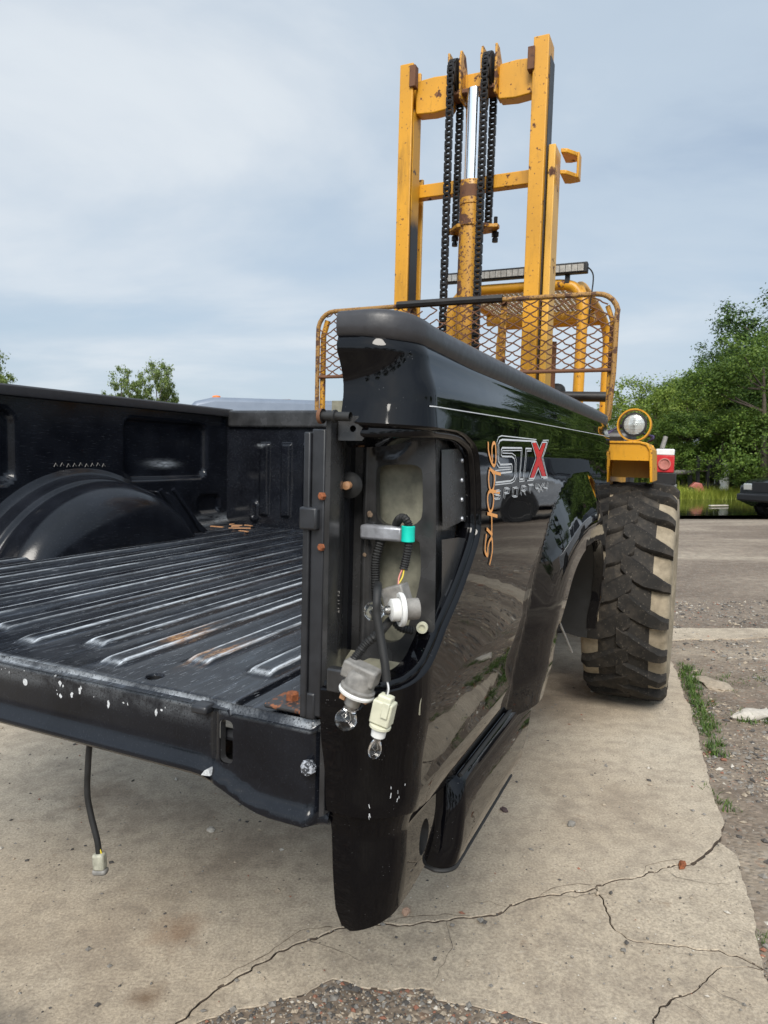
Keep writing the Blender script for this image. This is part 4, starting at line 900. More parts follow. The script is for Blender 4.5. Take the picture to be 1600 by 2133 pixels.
# stud, grommet, mud
m = MB(); m.lathe([(0, .0), (0, .017), (.005, .019), (.008, .014), (.010, .008), (.010, 0)], (.085, .128, -.243), (-1, -.25, 0), 20); o = m.build('rubber_grommet', MAT['rubber'], PL); G1 = sub(o, BED)
m = MB(); m.lathe([(0, .0058)] + [(x, .0058 if i % 2 else .0049) for i, x in enumerate(np.arange(.008, .026, .0016))] + [(.027, 0)], (.085, .128, -.243), (-1, -.25, 0), 12); m.build('threaded_stud', MAT['tan'], G1)
for v, w, r in ((.103, -.284, .0045), (.110, -.343, .003)):
    bm = bmesh.new(); bmesh.ops.create_icosphere(bm, subdivisions=4, radius=r)
    for q in bm.verts: q.co *= 1 + .5 * mnoise.noise(q.co * 160) + .25 * mnoise.noise(q.co * 600); q.co.x *= .3
    me = bpy.data.meshes.new('mud_blob'); bm.to_mesh(me); bm.free(); me.polygons.foreach_set('use_smooth', [True] * len(me.polygons)); o = link('mud_blob', me, MAT['mud'], pl); o.location = np.array([PU - .010, v, w]) - BED.off
# stamped digits
def text(name, s, size, mat, parent, M4):
    cu = bpy.data.curves.new(name, 'FONT'); cu.body = s; cu.size = size; cu.extrude = .0003; t = bpy.data.objects.new('tmp', cu); COL.objects.link(t)
    dg = bpy.context.evaluated_depsgraph_get(); me = bpy.data.meshes.new_from_object(t.evaluated_get(dg)); bpy.data.objects.remove(t)
    me.transform(M4); me.transform(Matrix.Translation(Vector((-parent.off).tolist()))); return link(name, me, mat, parent)
Rt = Matrix(((0, 0, -1, 0), (0, -1, 0, 0), (1, 0, 0, 0), (0, 0, 0, 1)))       # text reads upwards on a face that looks rearwards
for k, s in ((0, '00410 40'), (1, 'EV 11 12')):
    q = Matrix(((0, 0, -1, .036), (0, 1, 0, .1235 - k * .008), (-1, 0, 0, -.385), (0, 0, 0, 1)))
    text('stamped_digits', s, .0085, MAT['greyplastic'], PL, q)
# galvanised arm and wiring
m = MB(); m.box((.085, .047, -.319), (.104, .112, -.298)); m.build('lamp_arm', MAT['foil'], PL, 30, .004)
def wire(name, pts, r, mat, parent=PL, ridges=False, n=10):
    P = catmull(pts, 8); m = MB()
    if ridges:
        P = resample(P, .0016); rr = [r * (1.0 if i % 3 else .80) for i in range(len(P))]; m.tube(P, rr, n)
    else: m.tube(P, r, n)
    return m.build(name, mat, parent, 60 if not ridges else 30)
wire('corrugated_loom', [(.10, .0815, -.312), (.088, .0859, -.343), (.082, .0836, -.370), (.075, .078, -.397), (.06, .066, -.412)], .0068, MAT['rubber'], ridges=True)
wire('corrugated_loom', [(.10, .062, -.296), (.085, .050, -.286), (.078, .040, -.285), (.078, .034, -.295), (.078, .0334, -.318), (.075, .0349, -.338), (.070, .0366, -.3533)], .0062, MAT['rubber'], ridges=True)
m = MB(); m.lathe([(-.011, .0085), (-.010, .0095), (0, .0092), (.010, .0095), (.011, .0085)], (.078, .0345, -.3055), (0, 0, 1), 16, True); m.build('tape_wrap', MAT['teal'], PL)
wire('wire', [(.070, .0355, -.352), (.062, .0345, -.363), (.055, .039, -.3745)], .0011, MAT['wy']); wire('wire', [(.070, .0375, -.352), (.060, .0385, -.363), (.055, .037, -.3745)], .0011, MAT['wr'])
# grey connector block with socket and bulb lying in the lower window
def obox(c, ax, up, s, name, mat, parent, bev=.002):
    X = Vector(ax).normalized(); Y = Vector(up).normalized().cross(X).normalized(); Z = X.cross(Y); m = MB(); c = Vector(c)
    V = [c + X*(i*s[0]/2) + Y*(j*s[1]/2) + Z*(k*s[2]/2) for i in (-1, 1) for j in (-1, 1) for k in (-1, 1)]
    m.add(V, [(0,1,3,2),(4,6,7,5),(0,4,5,1),(2,3,7,6),(0,2,6,4),(1,5,7,3)]); return m.build(name, mat, parent, 30, bev)
cb = obox((.045, .034, -.387), (0, -.35, -1), (1, 0, 0), (.032, .032, .026), 'connector_block', MAT['greyplastic'], PL); CB = sub(cb, BED)
obox((.030, .028, -.396), (0, -.35, -1), (1, 0, 0), (.022, .014, .008), 'connector_latch', MAT['greyplastic'], CB, .001)
BA = Vector((-.62, .78, -.03)).normalized()
s1 = MB().lathe([(-.020, 0), (-.020, .014), (-.002, .014), (-.002, .018), (.0, .018)], (.028, .018, -.398), BA, 28).build('bulb_socket', MAT['greyplastic'], PL); S1 = sub(s1, BED); S1.root['label'] = 'round bulb socket in the lower window'
MB().lathe([(.0, .0), (.0, .0215), (.003, .0225), (.006, .0215), (.006, .016), (.0, .016)], (.028, .018, -.398), BA, 32).build('gasket', MAT['whiteplastic'], S1)
MB().lathe([(.004, .015), (.016, .0145), (.018, .011), (.018, 0)], (.028, .018, -.398), BA, 24).build('bulb_base', MAT['whiteplastic'], S1)
def bulb(c, ax, r, l, parent, neck=.5):
    P = [(0, r*neck), (l*.25, r*neck), (l*.42, r*.85), (l*.60, r), (l*.78, r*.90), (l*.92, r*.5), (l, 0)]
    m = MB(); m.lathe(catmull(P, 4), c, ax, 24); o = m.build('bulb', MAT['glass'], parent, 80)
    c = Vector(c); a = Vector(ax).normalized(); e = a.cross(Vector((1, 0, 0))).normalized(); m = MB()
    m.tube([c, c + a*l*.35 + e*r*.1, c + a*l*.55 + e*r*.35], .0006, 5); m.tube([c, c + a*l*.35 - e*r*.1, c + a*l*.55 - e*r*.35], .0006, 5); m.tube([c + a*l*.55 + e*r*.35, c + a*l*.62, c + a*l*.55 - e*r*.35], .0004, 5)
    m.lathe([(0, r*neck*.7), (l*.22, r*neck*.6), (l*.26, 0)], c, a, 12); m.build('filament', MAT['steel'], sub(o, BED)); return o
bulb(Vector((.028, .018, -.398)) + BA * .017, BA, .0125, .036, S1)
wire('corrugated_loom', [(.075, .052, -.425), (.078, .0414, -.436), (.09, .0271, -.441)], .0060, MAT['rubber'], ridges=True)
# front looms: one to the upper wedge connector, one to the big hanging socket
wire('loom_sleeve', [(.04, .060, -.372), (-.005, .040, -.368), (-.018, .0345, -.380), (-.02, .0333, -.397), (-.022, .026, -.426), (-.026, .0179, -.4554), (-.028, .0141, -.4761)], .0054, MAT['rubber'])
wire('wire', [(-.028, .0141, -.474), (-.032, .0095, -.484), (-.034, .0105, -.494)], .0012, MAT['ww']); wire('wire', [(-.028, .0135, -.474), (-.030, .0118, -.484), (-.034, .0125, -.493)], .0012, MAT['rubber'])
WA = Vector((0, .20, -1)).normalized(); c0 = Vector((-.035, .0105, -.493))
wc = obox(c0 + WA*.020, WA, (1, .0, 0), (.030, .026, .019), 'wedge_socket', MAT['ivory'], PL, .002); WC = sub(wc, BED); wc['label'] = 'ivory wedge bulb socket hanging below the opening'
obox(c0 + WA*.004, WA, (1, 0, 0), (.012, .018, .014), 'socket_neck', MAT['ivory'], WC, .002); obox(c0 + WA*.014 + Vector((-.010, -.006, 0)), WA, (1, 0, 0), (.020, .009, .005), 'socket_latch', MAT['ivory'], WC, .001)
MB().lathe([(.036, 0), (.036, .012), (.037, .0135), (.040, .0135), (.041, .012), (.041, 0)], c0, WA, 24).build('socket_flange', MAT['ivory'], WC)
MB().lathe([(.041, .0095), (.052, .0090), (.053, .006), (.053, 0)], c0, WA, 16).build('bulb_holder', MAT['whiteplastic'], WC)
bulb(c0 + WA*.050, WA, .0083, .034, WC, .6)
wire('corrugated_loom', [(.05, .045, -.42), (.0, .0372, -.4239), (-.012, .0503, -.438), (-.018, .0568, -.4483), (-.026, .0615, -.4575)], .0058, MAT['rubber'], ridges=True)
wire('wire', [(-.026, .0605, -.457), (-.030, .0600, -.466), (-.032, .057, -.472)], .0011, MAT['wy']); wire('wire', [(-.026, .0625, -.457), (-.030, .0625, -.466), (-.032, .060, -.472)], .0011, MAT['wr'])
HA = Vector((-.10, .33, -1)).normalized(); c1 = Vector((-.030, .046, -.474))
hb = obox(c1 + Vector((0, .002, .004)), (0, -1, -.28), (1, 0, 0), (.046, .022, .024), 'bulb_socket', MAT['greyplastic'], PL, .003); HB = sub(hb, BED); hb['label'] = 'big grey bulb socket hanging at the bottom of the opening'
MB().lathe([(-.006, 0), (-.006, .0165), (.0, .019), (.014, .0195), (.016, .0225), (.019, .0225), (.019, .0)], c1, HA, 30).build('socket_cup', MAT['greyplastic'], HB)
MB().lathe([(.019, .0), (.0195, .0225), (.022, .0235), (.025, .0225), (.025, 0)], c1, HA, 30).build('gasket', MAT['whiteplastic'], HB)
for a in (-.016, .014): obox(c1 + HA*.029 + Vector((0, a, 0)), HA, (1, 0, 0), (.010, .008, .012), 'socket_tooth', MAT['tan'], HB, .001)
MB().lathe([(.024, .0105), (.040, .0100), (.041, .008), (.041, 0)], c1, HA, 18).build('bulb_base', MAT['steel'], HB)
bulb(c1 + HA*.038, HA, .0140, .038, HB, .62)
MB().lathe([(0, 0), (0, .008), (.006, .008), (.006, .0045), (.003, .0045), (.003, 0)], (.104, .019, -.438), (-1, -.2, 0), 20).build('push_nut', MAT['ivory'], PL)
# latch pin sticking out of the jamb
m = MB(); m.lathe([(-.02, .006), (0, .006), (.001, .0085), (.004, .0085), (.005, .006), (.02, .006), (.020, .009), (.024, .0095), (.026, .007), (.026, 0)], (-.004, .104, -.152), (0, 1, .02), 18); m.build('latch_pin', MAT['rubber'], BED)
MB().lathe([(.0195, .0098), (.0245, .0102), (.0245, .007)], (-.004, .104, -.152), (0, 1, .02), 18).build('pin_collar', MAT['rust'], BED)
# upright steel post bolted to the floor beside the opening
up = MB().box((-.004, .142, -.555), (.040, .152, -.172)).build('upright_post', MAT['satin'], BED, 30, .002); UP = sub(up, BED)
MB().box((.0, .122, -.552), (.045, .142, -.168)).build('post_flange', MAT['satin'], UP, 30, .002)
MB().box((-.010, .128, -.300), (.042, .1545, -.270)).build('post_collar', MAT['satin'], UP, 30, .003)
ft = MB().box((.015, .130, -.561), (.070, .222, -.553)).build('post_foot', m_chip('rust_spotted_foot', (.035, .034, .035), 1.0, 26, (.10, .038, .018)), UP, 30, .003)
MB().box((-.002, .130, -.557), (.012, .150, -.520)).build('post_heel', MAT['satin'], UP, 30, .003)
def hexbolt(c, ax, r, name, mat, parent): return MB().lathe([(0, 0), (0, r), (r*.9, r), (r*1.1, r*.7), (r*1.1, 0)], c, ax, 6).build(name, mat, parent, 25)
hexbolt((.045, .193, -.553), (0, 0, 1), .010, 'bolt', MAT['rustorange'], UP); hexbolt((.040, .158, -.553), (0, 0, 1), .009, 'bolt', MAT['foil'], UP)
hexbolt((.0, .1235, -.255), (-1, .3, 0), .0055, 'bolt', MAT['rustorange'], UP); hexbolt((.0, .1235, -.322), (-1, .3, 0), .005, 'bolt', MAT['rustorange'], UP)
# cable and plug hanging under the sill
cb_ = wire('hanging_cable', [(.03, .556, -.655), (.02, .5611, -.680), (.02, .5669, -.7253), (.02, .5685, -.7708), (.02, .5604, -.8059), (.02, .5478, -.8432), (.02, .5439, -.865)], .0050, MAT['rubber'], BED); CBL = sub(cb_, BED); cb_['label'] = 'black cable hanging from the rear sill'
MAT['plug'] = m_plain('dirty_ivory_plug', (.34, .33, .26), .55, 0, .3, 120, .1); PA = Vector((0, -.10, -1)).normalized(); c2 = Vector((.02, .544, -.862))
obox(c2 + PA*.017, PA, (1, .3, 0), (.028, .020, .016), 'plug', MAT['plug'], CBL, .004); obox(c2 + PA*.034, PA, (1, .3, 0), (.010, .024, .016), 'plug_seal', MAT['greyplastic'], CBL, .004)
for a in (-.006, .006): wire('wire', [(.02, .544 + a*.4, -.857), (.02, .544 + a*.9, -.864), (.02, .543 + a, -.872)], .0012, MAT['wy'] if a < 0 else MAT['greyplastic'], CBL)
m = MB(); m.tube([(1.56, .10, -.70), (1.62, .04, -.86)], .004, 8); m.build('stay_rod', MAT['steel'], BED)

# ------------------------------------------------------------------ forklift
OFFF = (3.15, .69, -1.46)
fl_root = empty('forklift', place(OFFF), BE, 'chipped yellow rough terrain forklift with tall chain mast behind the bed', 'forklift'); FL = Frame(fl_root, OFFF)
def channel(u0, u1, v0, v1, w0, w1, t, open_dir):
    """C section rail; open_dir +1 opens towards +v, -1 towards -v"""
    if open_dir > 0: P = [(u0, v0), (u1, v0), (u1, v1), (u1 - t, v1), (u1 - t, v0 + t), (u0 + t, v0 + t), (u0 + t, v1), (u0, v1)]
    else: P = [(u0, v1), (u1, v1), (u1, v0), (u1 - t, v0), (u1 - t, v1 - t), (u0 + t, v1 - t), (u0 + t, v0), (u0, v0)]
    m = MB(); m.prism(P, w0, w1, lambda a, b, d: (a, b, d)); return m
def rail_mat():
    """yellow front, black grease on the inside of the channel lower down"""
    g = G('greased_rail'); co = g.n('ShaderNodeTexCoord').outputs['Object']; z = g.n('ShaderNodeSeparateXYZ', {0: co}).outputs[2]
    f = g.math('ADD', z, g.math('MULTIPLY', g.noise(6, 5), .25)); k = g.ramp(g.math('SUBTRACT', f, 2.0), [(.45, 1.), (.56, 0.)])
    a = g.noise(9, 8, .65); chip = g.ramp(a, [(.60, 0.), (.63, 1.)])
    c = g.mix(chip, (.60, .30, .016), (.06, .028, .015)); g.set(Base_Color=g.mix(k, c, (.014, .011, .009)), Roughness=.5); return g.m
MAT['rail'] = rail_mat()
mi = []
for v0, v1, d in ((.360, .426, 1), (.980, .1046e1, -1)):
    m = channel(2.300, 2.410, v0, v1, -1.2, 1.595 if d > 0 else 1.60, .016, d); r_ = m.build('inner_mast_rail', MAT['yellow'], FL, 30, .003); mi.append(sub(r_, FL))
# greased inner faces of the rails
MB().box((2.318, .9765, -1.1), (2.405, .9795, 1.40)).build('rail_wear_face', MAT['rail'], mi[1], 0)
MB().box((2.33, .3545, -1.1), (2.408, .3595, 1.52)).build('rail_wear_face', MAT['grease'], mi[0], 0)
MB().box((2.290, .965, 1.49), (2.330, .995, 1.585)).build('mast_stop', MAT['rust'], mi[1], 30, .003); MB().box((2.290, .418, 1.46), (2.330, .448, 1.555)).build('mast_stop', MAT['rust'], mi[0], 30, .003)
for v0, v1, d in ((.322, .352, 1), (1.000, 1.062, -1)):
    m = channel(2.415 if d < 0 else 2.345, 2.53 if d < 0 else 2.47, v0, v1, -1.25, 1.16, .018, d); o = m.build('outer_mast_rail', MAT['yellow2'], FL, 30, .003); OR = sub(o, FL)
    if d > 0:
        b = MB(); pl_ = [(2.36, .302), (2.36, .275), (2.40, .237), (2.46, .237), (2.48, .275), (2.48, .302)]
        for w_ in (1.125, 1.035): b.prism(pl_, w_, w_ + .018, lambda a, b_, d_: (a, b_, d_ - (.302 - b_) * .15))
        b.box((2.40, .229, 1.026), (2.46, .239, 1.134)); b.build('mast_lug', MAT['yellow'], OR, 30, .003)
    else:
        b = MB(); b.lathe([(0, 0), (0, .03), (.025, .03), (.025, 0)], (2.45, 1.062, 1.08), (0, 1, 0), 16); b.build('mast_lug', MAT['yellowrust'], OR, 30)
# crosshead: two short channel beams either side of the chain sheaves
for a, b in ((.800, .978), (.428, .585)):
    m = MB(); m.prism([(0, 0), (.04, -.012), (.5, -.018), (.96, -.012), (1, 0), (1, .125), (.96, .137), (.5, .142), (.04, .137), (0, .125)], 2.335, 2.40, lambda x, y, d: (d, a + (b - a) * x, 1.395 + y)); m.build('crosshead_beam', MAT['yellow'], FL, 30, .005)
MB().box((2.36, .585, 1.43), (2.395, .80, 1.53)).build('crosshead_beam', MAT['yellow'], FL, 30, .004)
MB().box((2.31, .585, 1.425), (2.40, .80, 1.445)).build('rod_saddle', MAT['rust'], FL, 30, .004)
for v in (.808, .750, .652, .590):
    m = MB(); m.prism([(2.300, 1.40), (2.41, 1.40), (2.41, 1.50), (2.355, 1.605), (2.300, 1.605), (2.285, 1.56)] if v in (.750, .652) else [(2.30, 1.40), (2.41, 1.40), (2.41, 1.54), (2.34, 1.605), (2.30, 1.605)], v - .005, v + .005, lambda a, b, d: (a, d, b)); m.build('sheave_cheek', MAT['yellowrust'], FL, 30, .002)
for v in (.782, .623): MB().lathe([(-.018, 0), (-.018, .072), (-.012, .072), (-.010, .058), (.010, .058), (.012, .072), (.018, .072), (.018, 0)], (2.335, v, 1.505), (0, 1, 0), 28).build('chain_sheave', MAT['grease'], FL, 30)
# roller chains: every link is a piece of its own
def link_mesh(wide):
    m = MB(); h = .020
    for s in (-1, 1):
        x = s * (.0145 if wide else .0095); P = [(.0085*cos(t), h*.62*(1 if sin(t) > 0 else -1) + .0085*sin(t)) for t in np.linspace(0, 2*pi, 12, False)]
        m.prism(P, x - .002, x + .002, lambda a, b, d: (a, d, b))
    m.prism([(.0092*cos(t), .0100*sin(t)) for t in np.linspace(0, 2*pi, 8, False)], -.0125, .0125, lambda a, b, d: (a, d, b + .0))
    o = m.build('tmp_link', MAT['chain'], None, 35); me = o.data; bpy.data.objects.remove(o); me.name = 'chain_link'; return me
LK = [link_mesh(True), link_mesh(False)]
def chain(path, name='lift_chain'):
    P = resample(path, .0235); c = MB(); c.tube([path[0], path[0] if False else tuple(Vector(path[0]) + Vector((0, 0, -.02)))], .004, 6); root = c.build(name, MAT['chain'], FL)
    for i in range(len(P) - 1):
        a, b = Vector(P[i]), Vector(P[i+1]); d = b - a; ang = atan2(d.x, d.z)
        o = bpy.data.objects.new('chain_link', LK[i % 2]); COL.objects.link(o); o.parent = root; o.location = (a + b) / 2 - Vector(FL.off.tolist()); o.rotation_euler = (0, ang, 0)
for v in (.783, .6245):
    R_ = .072; c = (2.335, 1.505); arc = [(c[0] - R_*cos(t), v, c[1] + R_*sin(t)) for t in np.linspace(0, pi, 12)]
    chain([(2.262, v, .10)] + arc + [(2.407, v + .002, 1.2), (2.407, v + .004, .865)])
# lift cylinder
MB().lathe([(0, .0385), (.42, .0385)], (2.335, .690, 1.02), (0, 0, 1), 40, True).build('piston_rod', MAT['chrome'], FL)
cy = MB().lathe([(-.6, .052), (.840, .052), (.842, .058), (.858, .058), (.860, .052), (.93, .052), (.932, .049), (.936, .049), (.938, .053), (1.035, .053), (1.042, .049), (1.042, .03)], (2.335, .690, 0), (0, 0, 1), 36, True).build('lift_cylinder', MAT['yellowrust'], FL, 40); CY = sub(cy, FL)
MB().lathe([(0, .0536), (.052, .0536)], (2.335, .690, .965), (0, 0, 1), 36).build('gland_band', MAT['rust'], CY)
m = MB(); m.prism([(.565, .03), (.60, .075), (.65, .085), (.73, .085), (.78, .075), (.815, .03), (.815, .0), (.78, -.01), (.74, -.055), (.64, -.055), (.60, -.01), (.565, 0)], .835, .852, lambda a, b, d: (2.345 + b, a, d)); m.build('chain_anchor_plate', MAT['yellowrust'], FL, 30, .003)
for v in (.787, .628 - .035):
    m = MB(); m.tube([(2.405, v, .90), (2.405, v, .79)], .009, 10); m.lathe([(0, .017), (.02, .017)], (2.405, v, .812), (0, 0, 1), 6, True); m.lathe([(0, .014), (.016, .014)], (2.405, v, .788), (0, 0, 1), 10, True); m.build('anchor_bolt', MAT['chain'], FL, 30)
MB().box((2.42, .352, 1.035), (2.47, 1.054, 1.097)).build('mast_tie_bar', MAT['yellow'], FL, 30, .004)
MB().box((2.40, .352, -.30), (2.46, 1.054, -.20)).build('mast_tie_bar', MAT['yellow'], FL, 30, .004)
# carriage, forks and load backrest
cr = MB().box((2.20, .10, -.42), (2.26, 1.28, -.30)).box((2.20, .10, -.80), (2.26, 1.28, -.70)).build('fork_carriage', MAT['yellowrust'], FL, 30, .005)
for v in (.40, .98):
    m = MB(); m.prism([(2.195, -.30), (2.195, -.709), (.85, -.684), (.80, -.674), (.85, -.659), (2.10, -.656), (2.14, -.60), (2.145, -.30)], v - .06, v + .06, lambda a, b, d: (a, d, b)); m.build('fork', MAT['grease'], FL, 30, .004)
U0 = 2.15
fr_ = [(U0, .15, -.32), (U0, .10, -.10), (U0, .022, -.03), (U0, .012, .15), (U0, .010, .38)] + [(U0, .006 + .085 - .085*cos(t), .38 + .085*sin(t)) for t in np.linspace(.2, pi/2, 6)] + [(U0, .45, .468), (U0, .9, .470)] + [(U0, 1.37 - .085 + .085*sin(t), .38 + .087*cos(t)) for t in np.linspace(0, pi/2 - .2, 6)] + [(U0, 1.37, .36), (U0, 1.37, 0), (U0, 1.37, -.42)]
bk = MB().tube(fr_, .0105, 10).build('load_backrest', m_chip('rusted_backrest_paint', (.34, .18, .045), 1.0, 18, (.05, .024, .014)), FL); BK = sub(bk, FL)
MB().tube([(U0 + .022, .03, -.02), (U0 + .022, .028, .36), (U0 + .022, .05, .42)], .010, 8).build('backrest_edge', MAT['yellowrust'], BK); MB().tube([(U0 + .022, 1.352, -.40), (U0 + .022, 1.352, .36), (U0 + .022, 1.33, .43)], .014, 8).build('backrest_edge', MAT['yellowrust'], BK)
MB().tube([(U0, .006, .163), (U0, 1.37, .163)], .008, 8).build('backrest_bar', MAT['rust'], BK)
MB().tube([(U0 - .004, .475, .472), (U0 - .004, .70, .474), (U0 - .004, .96, .474)], .017, 8).build('backrest_bar', MAT['grease'], BK)
for v in (.475, .89): MB().box((U0 + .014, v - .012, -.35), (U0 + .030, v + .012, .462)).build('backrest_upright', MAT['yellowrust'], BK, 30, .002)
# expanded metal: every strand a bent flat wire
m = MB(); dv, dh = .069, .0196; rg = random.Random(6)
for i in range(-1, 23):
    for j in range(0, 16):
        va, wa = .012 + i*dv + (dv/2 if j % 2 else 0), .168 + j*dh
        for s in (-1, 1):
            vb, wb_ = va + s*dv/2, wa + dh
            if va < .01 or va > 1.365 or vb < .01 or vb > 1.365 or wb_ > .472: continue
            if vb < .07 and wb_ > .40: continue
            if vb > 1.30 and wb_ > .40: continue
            if .60 < va < .90 and wa > .40 and rg.random() < .55: continue      # torn top edge
            j1 = rg.gauss(0, .002); j2 = rg.gauss(0, .003)
            m.tube([(U0 + .002, va, wa), (U0 - .003 + j2, (va + vb)/2 + s*.004, (wa + wb_)/2 + j1 - .002), (U0 + .002, vb, wb_)], .0031, 5, False)
o = m.build('expanded_mesh', MAT['rust'], BK); o['kind'] = 'stuff'
# overhead guard
GU0, GU1, GV0, GV1 = 3.20, 4.32, .31, 1.07
def bend(pts, r): return catmull(pts, 6)
for v in (GV0, GV1):
    e = 1 if v == GV0 else -1
    MB().tube(catmull([(GU0 - .12, v, -.75), (GU0 - .04, v, -.1), (GU0, v, .5), (GU0 + .01, v, .66), (GU0 + .05, v + e*.03, .745), (GU0 + .16, v + e*.03, .775), (3.8, v + e*.03, .78), (GU1 - .15, v + e*.03, .775), (GU1 - .04, v + e*.02, .74), (GU1, v, .62), (GU1, v, .3), (GU1 + .02, v, -.6)], 6), .030, 12).build('guard_post', MAT['yellow'], FL)
MB().tube(catmull([(GU0 + .02, GV0 + .005, .62), (GU0 + .02, GV0 + .03, .72), (GU0 + .02, GV0 + .11, .768), (GU0 + .02, .69, .772), (GU0 + .02, GV1 - .11, .768), (GU0 + .02, GV1 - .03, .72), (GU0 + .02, GV1 - .005, .62)], 6), .030, 12).build('guard_hoop', MAT['yellow'], FL)
MB().tube([(GU1 - .05, GV0 + .03, .76), (GU1 - .05, GV1 - .03, .76)], .030, 12).build('guard_bar', MAT['yellow'], FL)
MB().tube([(GU1 - .45, GV0 + .03, .72), (GU1 - .45, GV1 - .03, .72)], .035, 12).build('guard_bar', MAT['yellow2'], FL)
m = MB()      # pale perforated roof sheet, built as crossing strips
for v in np.arange(GV0 + .08, GV1 - .06, .030): m.box((GU0 + .04, v - .009, .762), (GU1 - .06, v + .009, .766))
for u in np.arange(GU0 + .06, GU1 - .06, .040): m.box((u - .010, GV0 + .05, .767), (u + .010, GV1 - .05, .770))
o = m.build('guard_roof', m_plain('pale_roof_mesh', (.52, .45, .34), .6, 0, .15, 30), FL, 0)
MAT['dustylens'] = m_plain('dusty_lens', (.42, .40, .36), .25, .3, .25, 50)
# light bar on the guard
lb = MB().box((3.165, .290, .815), (3.21, 1.11, .872)).build('light_bar', MAT['dark'], FL, 30, .005); LB = sub(lb, FL)
for i in range(24):
    v = .31 + i * .0327; MB().box((3.160, v, .824), (3.168, v + .0295, .860)).build('light_bar_lens', MAT['dustylens'], LB, 0)
for v in (.40, 1.0): MB().box((3.19, v - .012, .77), (3.215, v + .012, .82)).build('light_bar_foot', MAT['dark'], LB, 0)
MB().tube(catmull([(3.19, .295, .85), (3.20, .262, .80), (3.20, .27, .66), (3.21, .275, .55)], 6), .004, 6).build('light_bar_cable', MAT['rubber'], LB)
MB().tube([(3.6, .54, -.4), (3.6, .54, .52)], .022, 14).build('exhaust_stack', MAT['rust'], FL)
MB().tube([(2.90, .10, .120), (2.90, .42, .128)], .026, 14).build('hydraulic_cylinder', MAT['grease'], FL)
# body, seat, counterweight
MB().box((2.62, .34, -1.02), (4.4, 1.04, -.42)).build('chassis', MAT['yellowrust'], FL, 30, .02)
MB().box((3.65, .30, -.42), (4.45, 1.08, .10)).build('engine_cover', MAT['yellow'], FL, 30, .04, 3)
MB().box((4.38, .12, -1.02), (4.85, 1.26, .02)).build('counterweight', MAT['grease'], FL, 30, .05, 3)
MB().box((3.45, .48, -.42), (3.75, .90, -.18)).build('seat', MAT['rubber'], FL, 30, .04, 3); MB().box((3.68, .48, -.2), (3.80, .90, .28)).build('seat_back', MAT['rubber'], FL, 30, .04, 3)
MB().tube([(2.95, .69, -.3), (3.18, .69, .05)], .02, 10).build('steering_column', MAT['dark'], FL); MB().tube([(3.18 + .02*cos(t), .69 + .17*cos(t), .06 + .12*sin(t)) for t in np.linspace(0, 2*pi, 24, False)], .012, 8, closed=True).build('steering_wheel', MAT['rubber'], FL)
MB().box((3.05, -.10, -1.10), (3.25, 1.48, -.85)).build('drive_axle', MAT['yellowrust'], FL, 30, .03)
# fender with lamp shelf over the near front wheel
MB().prism([(.10, -.10), (-.05, -.10), (-.085, -.108), (-.108, -.14), (-.112, -.20), (-.118, -.30), (-.105, -.30), (-.098, -.20), (-.094, -.145), (-.078, -.12), (-.05, -.112), (.10, -.112)], 2.86, 3.28, lambda a, b, d: (d, a, b)).build('fender', MAT['yellow'], FL, 30, .003)
MB().prism([(.12, -.108), (-.05, -.108), (-.085, -.116), (-.102, -.145), (-.104, -.195), (.12, -.195)], 2.868, 2.878, lambda a, b, d: (d, a, b)).build('fender_apron', MAT['yellow'], FL, 30)
MB().box((3.10, -.10, -.285), (3.12, .34, -.115)).build('fender_back', MAT['yellow2'], FL, 0)
MB().box((2.90, .10, -.34), (3.9, .36, -.108)).build('step_box', MAT['yellow'], FL, 30, .01)
MB().prism([(1.28, -.10), (1.43, -.10), (1.47, -.12), (1.49, -.2), (1.495, -.30), (1.48, -.30), (1.47, -.2), (1.45, -.13), (1.43, -.115), (1.28, -.115)], 2.86, 3.28, lambda a, b, d: (d, a, b)).build('fender', MAT['yellow'], FL, 30, .003)
def lamp(v):
    rg_ = MB().lathe([(-.055, .074), (-.055, .081), (.02, .081), (.02, .074), (-.055, .074)], (2.885, v, -.020), (-1, 0, 0), 36).build('headlamp_guard', MAT['yellow'], FL, 40); HG = sub(rg_, FL)
    MB().lathe([(-.05, .0), (-.05, .030), (-.03, .052), (.0, .060), (.006, .060), (.008, .052), (.004, .050)], (2.885, v, -.018), (-1, 0, 0), 32).build('headlamp_shell', MAT['rubber'], HG, 40)
    g = MB(); g.lathe([(.003, .051), (.009, .040), (.013, .022), (.0145, .0)], (2.885, v, -.018), (-1, 0, 0), 32)
    for k in range(-6, 7):
        y = k * .0072; hw = sqrt(max(0, .049**2 - y*y)); g.tube([(2.885 - .006, v - hw, -.018 + y), (2.885 - .0125*(1 - (y/.05)**2) - .004, v, -.018 + y), (2.885 - .006, v + hw, -.018 + y)], .0016, 5)
    g.build('headlamp_lens', MAT['lens'], HG, 60)
    MB().box((2.87, v - .03, -.108), (2.92, v + .03, -.095)).build('headlamp_foot', MAT['yellow'], HG, 0)
MAT['lens'] = m_plain('ribbed_lens', (.62, .63, .60), .12, .55, .06, 30)
lamp(-.017); lamp(1.397)
for k in range(3): MB().tube(catmull([(2.93, .12, -.05 - .01*k), (2.96, .03, -.03 + .01*k), (3.0, -.06, -.06), (2.96, -.105, -.085 + .006*k), (2.98, -.08, -.1)], 6), .0045, 6).build('lamp_wire', m_plain('purple_wire', (.06, .05, .14), .5) if k else MAT['rubber'], FL)
